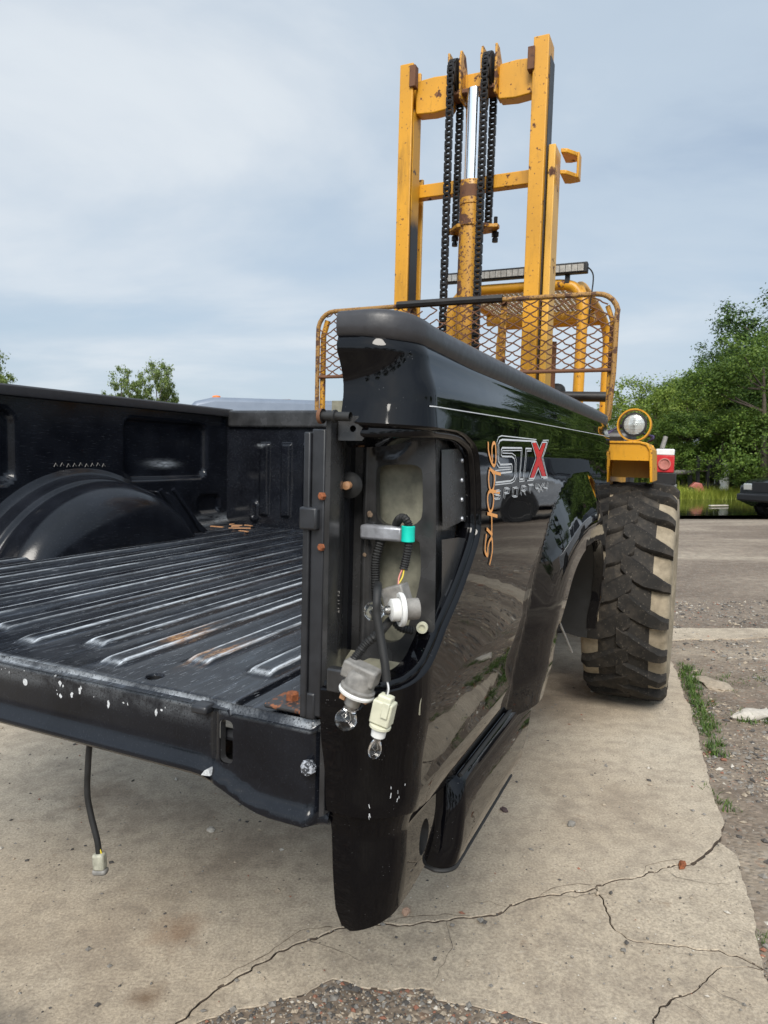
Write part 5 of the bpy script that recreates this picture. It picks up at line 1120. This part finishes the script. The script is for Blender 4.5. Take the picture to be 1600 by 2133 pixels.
# tail lamp box on the rear corner
tb = MB().box((4.60, -.158, -.274), (4.72, -.034, -.15)).build('tail_lamp_box', m_plain('red_lamp_box', (.50, .02, .025), .4), FL, 30, .006); TB = sub(tb, FL)
MB().box((4.60, -.156, -.150), (4.72, -.034, -.105)).build('tail_lamp_top', MAT['white'], TB, 30, .006)
MB().lathe([(0, .042), (.012, .042), (.012, .034), (.004, .030), (.002, 0)], (4.60, -.096, -.212), (-1, 0, 0), 24).build('tail_lamp_lens', m_plain('pink_lens', (.45, .18, .15), .2), TB)
MB().box((4.58, -.175, -.36), (4.74, -.02, -.276)).build('tail_lamp_shelf', MAT['dark'], TB, 30, .004); MB().box((4.55, -.18, -.40), (4.85, .40, -.362)).build('rear_bumper', MAT['greyplastic'], FL, 30, .005)
MB().tube([(4.66, -.07, -.10), (4.68, -.09, -.015)], .016, 10).build('marker_post', MAT['greyplastic'], TB)

# wheels
def m_tyre(name, c, dustc, lo, hi):
    g = G(name); a = g.noise(14, 6, .65); b = g.noise(90, 4)
    col = g.mix(g.ramp(a, [(lo, 0.), (hi, 1.)]), c, dustc); col = g.mix(g.ramp(b, [(.62, 0.), (.74, .5)]), col, (.22, .19, .15))
    g.set(Base_Color=col, Roughness=.78, Specular_IOR_Level=.25, Normal=g.bump(b, .35, .003)); return g.m
MAT['lug'] = m_tyre('worn_tyre_lug', (.016, .0145, .013), (.060, .050, .040), .45, .82)
MAT['carcass'] = m_tyre('dusty_tyre_carcass', (.20, .165, .115), (.36, .30, .215), .35, .65)
MAT['tread'] = m_tyre('tyre_tread_base', (.028, .025, .022), (.12, .10, .075), .5, .85)
TR, TW = .575, .205
def lug_mesh(side_, seed=0):
    """one curved traction bar from the centre line to the shoulder, in wheel coordinates (axle = y)"""
    V, F = [], []; N = 17
    for i in range(N):
        t = i / (N - 1); y = (.028 - .224 * t) * side_; th = .02 + .30 * t - .10 * t * t; hw = (.050 - .014 * t + .010 * sin(t * 5)) / TR * (1 - .2 * max(0, t - .85) / .15)
        rt = TR - .004 * t - (.030 * max(0, (t - .80) / .20) ** 2); rb = .535 - .03 * t * t
        for a, r in ((th - hw * 1.18, rb), (th - hw, rt - .011), (th - hw * .78, rt), (th + hw * .78, rt), (th + hw, rt - .011), (th + hw * 1.18, rb)):
            q = Vector((r * cos(a), y, r * sin(a))); nz = mnoise.noise(q * 22 + Vector((seed * 9, 0, 0))) * .5 + mnoise.noise(q * 55 + Vector((seed * 5, 3, 0))) * .3; rr_ = r + (nz * .010 if r > .55 else 0); aa = a + nz * .012
            V.append((rr_ * cos(aa), y + nz * .006, rr_ * sin(aa)))
    for i in range(N - 1):
        for j in range(5): F.append((i*6 + j, i*6 + j+1, (i+1)*6 + j+1, (i+1)*6 + j))
    F.append((0, 1, 2, 3, 4, 5)); F.append(tuple(range((N-1)*6, N*6))[::-1])
    m = MB(); m.add(V, F); o = m.build('tmp', MAT['lug'], None, 40); me = o.data; me.name = 'tyre_lug'; bpy.data.objects.remove(o); return me
LUG = [[lug_mesh(1, k) for k in range(4)], [lug_mesh(-1, k + 7) for k in range(4)]]; NL = 20
def ring_mesh(prof, mat, nm, n=72):
    m = MB(); m.lathe(prof, (0, 0, 0), (0, 1, 0), n); o = m.build('tmp', mat, None, 40); me = o.data; me.name = nm; bpy.data.objects.remove(o); return me
CARC = ring_mesh(catmull([(-.150, .30), (-.185, .34), (-.199, .42), (-.197, .48), (-.184, .515), (-.150, .530), (-.115, .537)], 3), MAT['carcass'], 'side')
CARC2 = ring_mesh(catmull([(.150, .30), (.185, .34), (.207, .42), (.205, .48), (.190, .515), (.150, .530), (.115, .537)], 3), MAT['carcass'], 'side')
TRD = ring_mesh([(-.116, .5365), (-.09, .549), (-.04, .558), (0, .560), (.04, .558), (.09, .549), (.116, .5365)], MAT['tread'], 'tread')
RIM = ring_mesh([(-.15, .30), (-.145, .285), (-.10, .27), (-.09, .16), (-.12, .14), (-.12, .0)], MAT['yellowrust'], 'rim'); RIM2 = ring_mesh([(.15, .30), (.145, .285), (.10, .27), (.09, .16), (.12, .14), (.12, .0)], MAT['yellowrust'], 'rim')
def obj_(name, me, parent, rot=None):
    o = bpy.data.objects.new(name, me); COL.objects.link(o); o.parent = parent
    if rot: o.rotation_euler = rot
    return o
def wheel(c, rot0):
    h = obj_('wheel', TRD, fl_root); h.location = Vector(c) - Vector(FL.off.tolist()); h.rotation_euler = (0, rot0, 0)
    for nm, me in (('sidewall', CARC), ('sidewall', CARC2), ('rim', RIM), ('rim', RIM2)): obj_(nm, me, h)
    for k in range(NL):
        obj_('tyre_lug', LUG[0][k * 7 % 4], h, (0, 2*pi*k/NL, 0)); obj_('tyre_lug', LUG[1][k * 3 % 4], h, (0, 2*pi*(k + .5)/NL, 0))
wheel((3.15, -.04, -1.46 + TR), .1); wheel((3.15, 1.42, -1.50 + TR), .3)
def small_wheel(v, w):
    h = obj_('wheel', ring_mesh([(-.12, .2), (-.14, .3), (-.12, .38), (0, .4), (.12, .38), (.14, .3), (.12, .2), (.1, 0)], MAT['lug'], 'rear_wheel', 40), fl_root); h.location = Vector((4.55, v, w)) - Vector(FL.off.tolist())
small_wheel(.28, -1.05); small_wheel(1.10, -1.08)

# ------------------------------------------------------------------ trees
def m_bark(): return m_plain('bark', (.085, .065, .05), .9, 0, .4, 12, .4)
MAT['bark'] = m_bark()
LEAFM = {'dark': m_leaf('dark_leaves', (.016, .042, .010), (.105, .175, .036), .28, .45), 'mid': m_leaf('mid_leaves', (.035, .080, .012), (.18, .26, .045), .32), 'light': m_leaf('light_leaves', (.095, .155, .022), (.25, .32, .06), .35), 'far': m_leaf('distant_leaves', (.085, .13, .035), (.21, .27, .075), .3)}
def tree_mesh(seed, H, RX, leafmat, nclump=190, per=75, leaf=.11, bare=.22, fat=1.0):
    rg = random.Random(seed); tr = MB(); tips = []
    lean = rg.uniform(-.04, .04) * H
    P = [(lean * t * t, .02*H*sin(t*4 + seed), H*.80*t) for t in np.linspace(0, 1, 7)]
    tr.tube(P, [H*.022*(1 - .82*t) + .012 for t in np.linspace(0, 1, 7)], 7)
    lobes = []
    for k in range(15):
        t = rg.uniform(bare + .05, 1); a = k * 2.4 + rg.uniform(-.5, .5)
        base = Vector(P[min(6, int(t * 6))]); rad = RX * (.50 + .5*sin(pi * min(1, (t - bare) / (1 - bare) * .85 + .12))) * rg.uniform(.55, 1.0)
        tip = Vector((base.x + rad*cos(a), base.y + rad*sin(a), base.z + rg.uniform(.05, .2)*H)); midp = (base + tip)/2 + Vector((0, 0, -.02*H))
        tr.tube([base, midp, tip], [H*.008, H*.005, H*.002], 5, False); lobes.append((tip, RX * rg.uniform(.30, .52)))
    lobes.append((Vector((lean, 0, H*.86)), RX*.5))
    V, F = [], []
    for c in range(nclump):
        lp, lr = lobes[c % len(lobes)]
        d = Vector((rg.gauss(0, 1), rg.gauss(0, 1), rg.gauss(0, .8))).normalized(); cc = lp + d * lr * rg.uniform(.25, 1.0) ** .6; cr_ = lr * rg.uniform(.20, .40) * fat
        for q in range(per):
            e = Vector((rg.gauss(0, 1), rg.gauss(0, 1), rg.gauss(0, .75))); p = cc + e * cr_ * .55
            if p.z < H*bare*.6: continue
            nrm = (e.normalized() + Vector((rg.gauss(0, .6), rg.gauss(0, .6), .7 + rg.gauss(0, .5)))).normalized()
            t1 = nrm.cross(Vector((rg.gauss(0, 1), rg.gauss(0, 1), rg.gauss(0, 1)))).normalized(); t2 = nrm.cross(t1); s = leaf * rg.uniform(.55, 1.25); k = len(V)
            V += [p - t1*s*.5, p + t2*s*.32, p + t1*s*.5, p - t2*s*.32]; F.append((k, k+1, k+2, k+3))
    me = bpy.data.meshes.new('crown'); me.from_pydata([tuple(v) for v in V], [], F); me.materials.append(leafmat); me.update()
    o = tr.build('tmp', MAT['bark'], None, 60); tm = o.data; tm.name = 'trunk'; bpy.data.objects.remove(o); return tm, me
PROTO = {
    'oak': [tree_mesh(1, 10, 3.6, LEAFM['dark'], 420, 100, .145, .10), tree_mesh(2, 10, 3.3, LEAFM['dark'], 420, 100, .145, .08)],
    'maple': [tree_mesh(3, 7, 2.5, LEAFM['mid'], 320, 90, .115, .10), tree_mesh(4, 7, 2.8, LEAFM['mid'], 320, 90, .115, .08)],
    'young': [tree_mesh(5, 5, 2.0, LEAFM['light'], 260, 80, .10, .05), tree_mesh(6, 5, 2.2, LEAFM['light'], 260, 80, .10, .05)],
    'far': [tree_mesh(7, 8, 2.6, LEAFM['far'], 300, 80, .17, .2, .8), tree_mesh(8, 8, 2.9, LEAFM['far'], 300, 80, .17, .2, .8)],
    'poplar': [tree_mesh(9, 10, 1.1, LEAFM['dark'], 150, 75, .17, .06)]}
NT = [0]
def tree(kind, az_, dist, H, label, group=None, wide=1.0, v=None):
    i = NT[0]; NT[0] += 1; tm, cm = PROTO[kind][i % len(PROTO[kind])]; H0 = {'oak': 10, 'maple': 7, 'young': 5, 'far': 8, 'poplar': 10}[kind]
    x, y = dist * sin(radians(az_)), dist * cos(radians(az_)); r = empty({'oak': 'broadleaf_tree', 'maple': 'maple_tree', 'young': 'young_tree', 'far': 'far_tree', 'poplar': 'poplar_tree'}[kind], (x, y, -.04), (0, 0, i * 1.93), label, 'tree', group)
    s = H / H0; r.scale = (s * wide, s * wide, s)
    for nm, me in (('trunk', tm), ('crown', cm)):
        o = bpy.data.objects.new(nm, me); COL.objects.link(o); o.parent = r
GRP = 'trees along the far edge of the yard'
# in view, right of the forklift (x pixel -> azimuth)
def azp(x): return math.degrees(atan2(x - 800, 1450))
tree('oak', azp(1640), 35, 9.0, 'tallest dark green tree at the right edge of the picture', GRP, 1.0)
tree('oak', azp(1545), 38, 7.2, 'dark green tree with a ragged crown left of the tallest one', GRP, 1.1)
tree('maple', azp(1500), 35, 5.6, 'mid green tree standing low in front of the dark ragged tree', GRP, 1.0)
tree('maple', azp(1590), 29, 6.0, 'lower mid green crown in front of the tallest tree', GRP, 1.1)
tree('young', azp(1368), 33, 5.3, 'bright light green tree nearest to the forklift headlamp', GRP, 1.1)
tree('young', azp(1432), 34, 5.0, 'light green tree behind the red lamp box', GRP, 1.0)
tree('maple', azp(1400), 45, 6.2, 'mid green tree behind the two light green ones', GRP, 1.2)
tree('young', azp(1318), 44, 5.0, 'pale green tree top just right of the mesh backrest', GRP, .9)
tree('oak', azp(1610), 44, 8.4, 'dark tree behind the ragged one, its crown filling the gap', GRP, 1.2)
tree('oak', azp(1490), 47, 6.6, 'dark tree seen behind the mid green crown', GRP, 1.1)
tree('far', azp(1284), 60, 6.2, 'faint thin tree far off at the backrest edge', GRP, .7)
tree('maple', azp(1500), 30, 3.6, 'low bushy tree behind the scrap at the pond', GRP, 1.5)
tree('maple', azp(1428), 31, 3.4, 'low bushy tree behind the long grey pipe', GRP, 1.6)
tree('maple', azp(1575), 31, 3.6, 'low bushy tree behind the black car at the right edge', GRP, 1.6)
tree('maple', azp(1590), 36, 6.6, 'mid green crown filling the space below the tallest tree', GRP, 1.1)
tree('oak', azp(1440), 50, 6.9, 'dark crown far behind the light green trees', GRP, 1.1)
# left, over the far bed rail
tree('far', azp(262), 40, 6.55, 'left half of the pair of light green crowns above the bed rail', 'trees beyond the bed', .62)
tree('far', azp(330), 41, 6.8, 'right half of the pair of light green crowns above the bed rail', 'trees beyond the bed', .62)
tree('far', azp(-12), 40, 7.2, 'light green crown cut by the left edge of the picture', 'trees beyond the bed', .62)
# out of view to the right: seen mirrored in the flank
for a, d, h, k in ((34, 38, 7.2, 'oak'), (36, 36, 6.8, 'oak'), (38, 38, 6.8, 'oak'), (40, 36, 6.2, 'oak'), (41.8, 38, 5.4, 'maple'), (43.5, 40, 4.2, 'maple'), (49, 30, 2.6, 'maple'), (60, 34, 2.8, 'maple'), (37, 30, 4.2, 'maple'), (40, 31, 3.8, 'maple'), (34.5, 31, 4.4, 'maple'), (32, 36, 5.2, 'maple')):
    tree(k, a, d, h, 'dark tree right of the picture, mirrored in the black flank', 'trees mirrored in the flank', 1.2)
tree('poplar', 52, 30, 9.5, 'narrow poplar right of the picture, mirrored near the bed corner', None, .9)
for a, d, h in ((75, 34, 6), (95, 40, 7), (115, 36, 6), (140, 38, 8), (158, 30, 8), (176, 34, 9), (196, 30, 7), (215, 36, 8), (240, 40, 7), (265, 42, 6), (290, 45, 6)):
    tree('maple', a, d, h, 'tree behind the camera, only mirrored in the paint', 'trees mirrored in the rear paint', 1.6)

# ------------------------------------------------------------------ reeds, plank and scrap by the pond
rg = random.Random(21); sp = []
for q in range(2200):
    x = rg.uniform(5, 24); y = 27.0 + rg.uniform(-1.6, 3.5) + .12*(x - 12); sp.append((x, y, rg.uniform(.5, 1.15)))
blades('pond_reeds', MAT['reed'], sp, 'tall yellow green grass along the far bank of the pond', 'grass', rg, .62, .022, 12, .25)
for q in range(1500): sp.append((rg.uniform(9.6, 17), rg.uniform(25.0, 26.6), rg.uniform(.45, 1.0)))
blades('pond_reeds', MAT['reed'], sp[2200:], 'bright grass fringe right at the far pond edge', 'grass', rg, .55, .020, 12, .22)
sp = [(rg.uniform(14.5, 22), rg.uniform(23.5, 27), rg.uniform(.5, 1.0)) for q in range(260)]
blades('pond_reeds', MAT['reed'], sp, 'taller yellow green weeds beside the black car across the pond', 'grass', rg, .95, .025, 14, .25)
sp = [(rg.uniform(-3, 24), 31 + rg.uniform(0, 5), rg.uniform(.5, 1.2)) for q in range(700)]
blades('undergrowth', MAT['weed'], sp, 'dark green undergrowth below the trees', 'grass', rg, 1.3, .09, 12, .4)
m = MB(); m.box((9.65, 20.6, .0), (10.25, 20.74, .035), (0, 0, .25)); o = m.build('plank', m_plain('grey_plank', (.45, .40, .34), .8, 0, .2, 8, .2), None, 30, .01); tag(o, 'grey wooden plank floating in the pond', 'plank')
m = MB(); m.tube([(10.4, 26.6, .90), (12.0, 26.7, .96)], .09, 12); o = m.build('steel_pipe', MAT['greyplastic'], None); tag(o, 'grey steel pipe reaching left from the scrap across the pond', 'pipe')
for x in (10.8, 11.7): MB().box((x - .05, 26.55, -.05), (x + .05, 26.75, .84)).build('pipe_stand', MAT['dark'], o, 0)
def mound():
    r = empty('scrap_rack', (12.35, 26.2, -.04), (0, 0, .1), 'black welded scrap rack with bars behind the pond grass', 'scrap')
    for x in (-.45, -.15, .15, .45): MB().box((x - .04, -.04, 0), (x + .04, .04, 1.0 + .1*sin(x*9))).build('upright', MAT['dark'], r, 0)
    for z in (.3, .9): MB().box((-.5, -.03, z), (.5, .05, z + .07)).build('cross_bar', MAT['dark'], r, 0)
    r = empty('scrap_hood', (11.65, 26.0, -.04), (0, 0, -.2), 'faded red machine hood lying left of the scrap rack', 'scrap')
    MB().prism([(-.5, .1), (-.4, .42), (-.1, .56), (.3, .52), (.5, .3), (.5, .1)], -.3, .3, lambda a, b, d: (a, d, b)).build('hood', m_plain('faded_red', (.36, .10, .08), .5), r, 30, .04); MB().lathe([(-.1, 0), (-.1, .2), (.1, .2), (.1, 0)], (-.35, -.32, .2), (0, 1, 0), 20).build('wheel', MAT['rubber'], r)
    r = empty('snow_plough', (15.6, 27.6, -.04), (0, 0, -.1), 'yellow plough blade half hidden in the weeds', 'scrap')
    MB().prism([(0, .05), (.10, .2), (.12, .45), (.02, .68), (.06, .68), (.17, .45), (.14, .18), (.05, .05)], -1.1, 1.1, lambda a, b, d: (d, a, b)).build('blade', MAT['yellow'], r, 30); MB().tube([(0, .1, .35), (0, .9, .2)], .06, 10).build('push_arm', MAT['yellow'], r); MB().tube([(-.9, .1, .2), (-1.2, .0, .8)], .05, 8).build('tilt_arm', MAT['yellow'], r)
    r = empty('scrap_tank', (13.15, 26.6, -.04), (0, 0, .3), 'dark oil tank on a stand right of the scrap rack', 'scrap')
    MB().lathe([(-.5, 0), (-.5, .25), (.5, .25), (.5, 0)], (0, 0, .70), (1, 0, 0), 20).build('tank', MAT['dark'], r, 30, .03); [MB().box((x - .05, -.2, 0), (x + .05, .2, .5)).build('stand', MAT['dark'], r, 0) for x in (-.3, .3)]
    r = empty('white_canister', (12.8, 26.4, -.04), (0, 0, 0), 'small white canister between the scrap rack and the tank', 'scrap')
    MB().lathe([(0, .0), (0, .2), (.8, .2), (.95, .12), (.98, 0)], (0, 0, 0), (0, 0, 1), 16).build('canister', MAT['white'], r)
mound()
for o in list(COL.objects):
    if o.name.split('.')[0] in ('scrap_rack', 'scrap_hood', 'snow_plough', 'scrap_tank', 'white_canister'): o.scale = (1.3, 1.3, 1.5) if not o.name.startswith('scrap_hood') else (.55, .55, 1.1)

# ------------------------------------------------------------------ vehicles
def car_wheel(r, x, y, R_):
    s = 1 if y > 0 else -1
    t = MB().lathe([(-.10, R_*.62), (-.11, R_*.9), (-.08, R_), (.08, R_), (.11, R_*.9), (.10, R_*.62)], (x, y, R_), (0, 1, 0), 32).build('wheel', MAT['rubber'], r, 40)
    MB().lathe([(.105*s, R_*.62), (.06*s, R_*.55), (.07*s, R_*.2), (.09*s, 0)], (x, y, R_), (0, 1, 0), 24).build('rim', MAT['steel'], t, 40)
def vehicle(name, label, loc, rz, paint, prof, roofs, half=.92, wheels=(1.25, -1.55), R_=.36, panes=(), roofrib=False, group=None, hood_z=None):
    """prof: side outline (x forward, z); roofs: greenhouse side outline; panes: list of side window polygons"""
    r = empty(name, loc, (0, 0, rz), label, 'vehicle', group)
    m = MB(); n = len(prof)
    sec = [(-half + .05, .0), (-half, .12), (-half, .5), (-half + .06, 1.0), (half - .06, 1.0), (half, .5), (half, .12), (half - .05, 0)]
    zs = [p[1] for p in prof]; z0, z1 = min(zs), max(zs)
    V = []
    for y in (-half, -half + .05, half - .05, half):
        k = 1 if abs(y) < half else .97
        V += [(x * k if abs(y) == half else x, y, z if abs(y) < half else z0 + (z - z0) * .95 + .02) for x, z in prof]
    F = [tuple(range(n))[::-1], tuple(3*n + i for i in range(n))]
    for q in range(3): F += [(q*n + i, q*n + (i+1) % n, (q+1)*n + (i+1) % n, (q+1)*n + i) for i in range(n)]
    m.add(V, F); body = m.build('body', paint, r, 40, .03, 3)
    m = MB(); n = len(roofs); zb = min(p[1] for p in roofs); zt = max(p[1] for p in roofs); V = []
    for s in (-1, 1): V += [(x, s * (half - .06 - .16 * (z - zb) / (zt - zb)), z) for x, z in roofs]
    m.add(V, [tuple(range(n))[::-1], tuple(n + i for i in range(n))] + [(i, (i+1) % n, n + (i+1) % n, n + i) for i in range(n)]); cab = m.build('cab', paint, r, 40, .05, 3)
    for P in panes:
        for s in (-1, 1):
            m = MB(); V = [(x, s * (half - .045 - .16 * (z - zb) / (zt - zb)), z) for x, z in P]; m.add(V, [tuple(range(len(P)))]); m.build('side_window', MAT['window'], cab, 0)
    xs = sorted(roofs, key=lambda p: p[0]); f0, f1 = max([p for p in roofs if p[1] < zb + .05]), max([p for p in roofs if p[1] > zt - .08]); b0, b1 = min([p for p in roofs if p[1] < zb + .05]), min([p for p in roofs if p[1] > zt - .08])
    for a, b, e, nm in ((f0, f1, .018, 'windscreen'), (b0, b1, -.018, 'rear_window')):
        m = MB(); q = lambda t: (a[0] + (b[0] - a[0]) * t + e, a[1] + (b[1] - a[1]) * t); p0, p1 = q(.12), q(.86); w0, w1 = half - .14, half - .26
        m.add([(p0[0], -w0, p0[1]), (p0[0], w0, p0[1]), (p1[0], w1, p1[1]), (p1[0], -w1, p1[1])], [(0, 1, 2, 3)]); m.build(nm, MAT['window'], cab, 0)
    for x in wheels:
        for s in (-1, 1):
            car_wheel(r, x, s * (half - .09), R_); m = MB(); m.lathe([(0, 0), (0, R_ + .06), (.012, R_ + .06), (.012, 0)], (x, s * (half - .004) - (.006), R_ + .02), (0, 1, 0), 28); m.build('wheel_arch', MAT['rubber'], body, 30)
    x1 = max(p[0] for p in prof); x0 = min(p[0] for p in prof)
    for s in (-1, 1):
        MB().box((x1 - .06, s*(half - .32) - .14, .66), (x1 + .005, s*(half - .32) + .14, .82)).build('headlight', MAT['lens'], body, 30, .02); MB().box((x0 - .005, s*(half - .14) - .08, .66), (x0 + .06, s*(half - .14) + .08, .96)).build('tail_light', MAT['red'], body, 30, .02)
    MB().box((x1 - .05, -half + .06, .40), (x1 + .10, half - .06, .58)).build('bumper', MAT['dark'], r, 30, .04); MB().box((x0 - .10, -half + .06, .42), (x0 + .05, half - .06, .58)).build('bumper', MAT['steel'], r, 30, .04)
    MB().box((x1 - .03, -half + .45, .62), (x1 + .012, half - .45, .86)).build('grille', MAT['dark'], r, 30, .01)
    if roofrib:
        for y in (-.5, -.25, 0, .25, .5): MB().box((min(p[0] for p in roofs) + .35, y - .03, zt - .004), (max(p[0] for p in roofs if p[1] > zt - .08) - .25, y + .03, zt + .014)).build('roof_rib', paint, cab, 30, .008)
    return r
silver = m_plain('silver_car_paint', (.42, .44, .47), .22, .5, .04, 20); pblack = m_plain('black_car_paint', (.008, .008, .010), .12, 0, .2, 10); greyp = m_plain('grey_roof_paint', (.17, .20, .25), .4, .2, .06, 8)
pick = [(-2.7, .50), (-2.72, 1.05), (-.55, 1.07), (1.35, 1.10), (2.35, 1.02), (2.62, .90), (2.68, .50), (2.2, .42), (-2.2, .42)]
pickcab = [(-.62, 1.05), (-.52, 1.72), (-.35, 1.80), (.65, 1.80), (.85, 1.74), (1.45, 1.06)]
pp = [[(-.46, 1.14), (-.42, 1.66), (.10, 1.68), (.10, 1.14)], [(.16, 1.14), (.16, 1.68), (.68, 1.68), (1.10, 1.14)]]
vehicle('pickup_truck', 'silver pickup parked right of the picture, mirrored below the lettering', (10.2, 11.6, -.04), radians(140), silver, pick, pickcab, .93, (1.55, -1.6), .39, pp)
vehicle('parked_car', 'black car cut by the right edge of the picture beyond the pond shore', (11.05, 16.9, -.04), radians(196), pblack, [(-2.1, .35), (-2.15, .85), (-1.6, 1.02), (1.0, 1.02), (1.9, .90), (2.15, .75), (2.18, .40), (1.8, .25), (-1.8, .25)], [(-1.75, 1.0), (-1.1, 1.42), (-.5, 1.50), (.3, 1.46), (1.05, 1.0)], .88, (1.3, -1.3), .34, [[(-1.2, 1.06), (-.85, 1.36), (-.2, 1.41), (-.2, 1.06)], [(-.12, 1.06), (-.12, 1.41), (.25, 1.38), (.72, 1.06)]])
van = vehicle('service_van', 'grey van behind the bed, only its ribbed roof showing', (-1.55, 8.4, .04), radians(200), greyp, [(-2.3, .5), (-2.32, 1.15), (1.2, 1.15), (2.1, 1.0), (2.35, .85), (2.38, .5), (2.0, .42), (-2.0, .42)], [(-2.28, 1.12), (-2.2, 1.84), (-2.05, 1.93), (.55, 1.93), (.75, 1.88), (1.35, 1.12)], .95, (1.45, -1.4), .37, [[(-.2, 1.22), (-.2, 1.74), (.5, 1.74), (.95, 1.22)]], True)
bc = MB().lathe([(0, .055), (.01, .058), (.08, .045), (.09, .0)], (-1.98, 8.3, 1.972), (0, 0, 1), 18).build('beacon_light', m_plain('orange_lens', (.85, .20, .02), .3), None); tag(bc, 'small orange beacon standing on the grey van roof', 'beacon')
rk = MB().box((-1.75, 8.25, 1.982), (-1.1, 8.32, 2.01)).build('roof_bar', MAT['rust'], None, 30, .004); tag(rk, 'rusty bar lying across the grey van roof', 'bar')
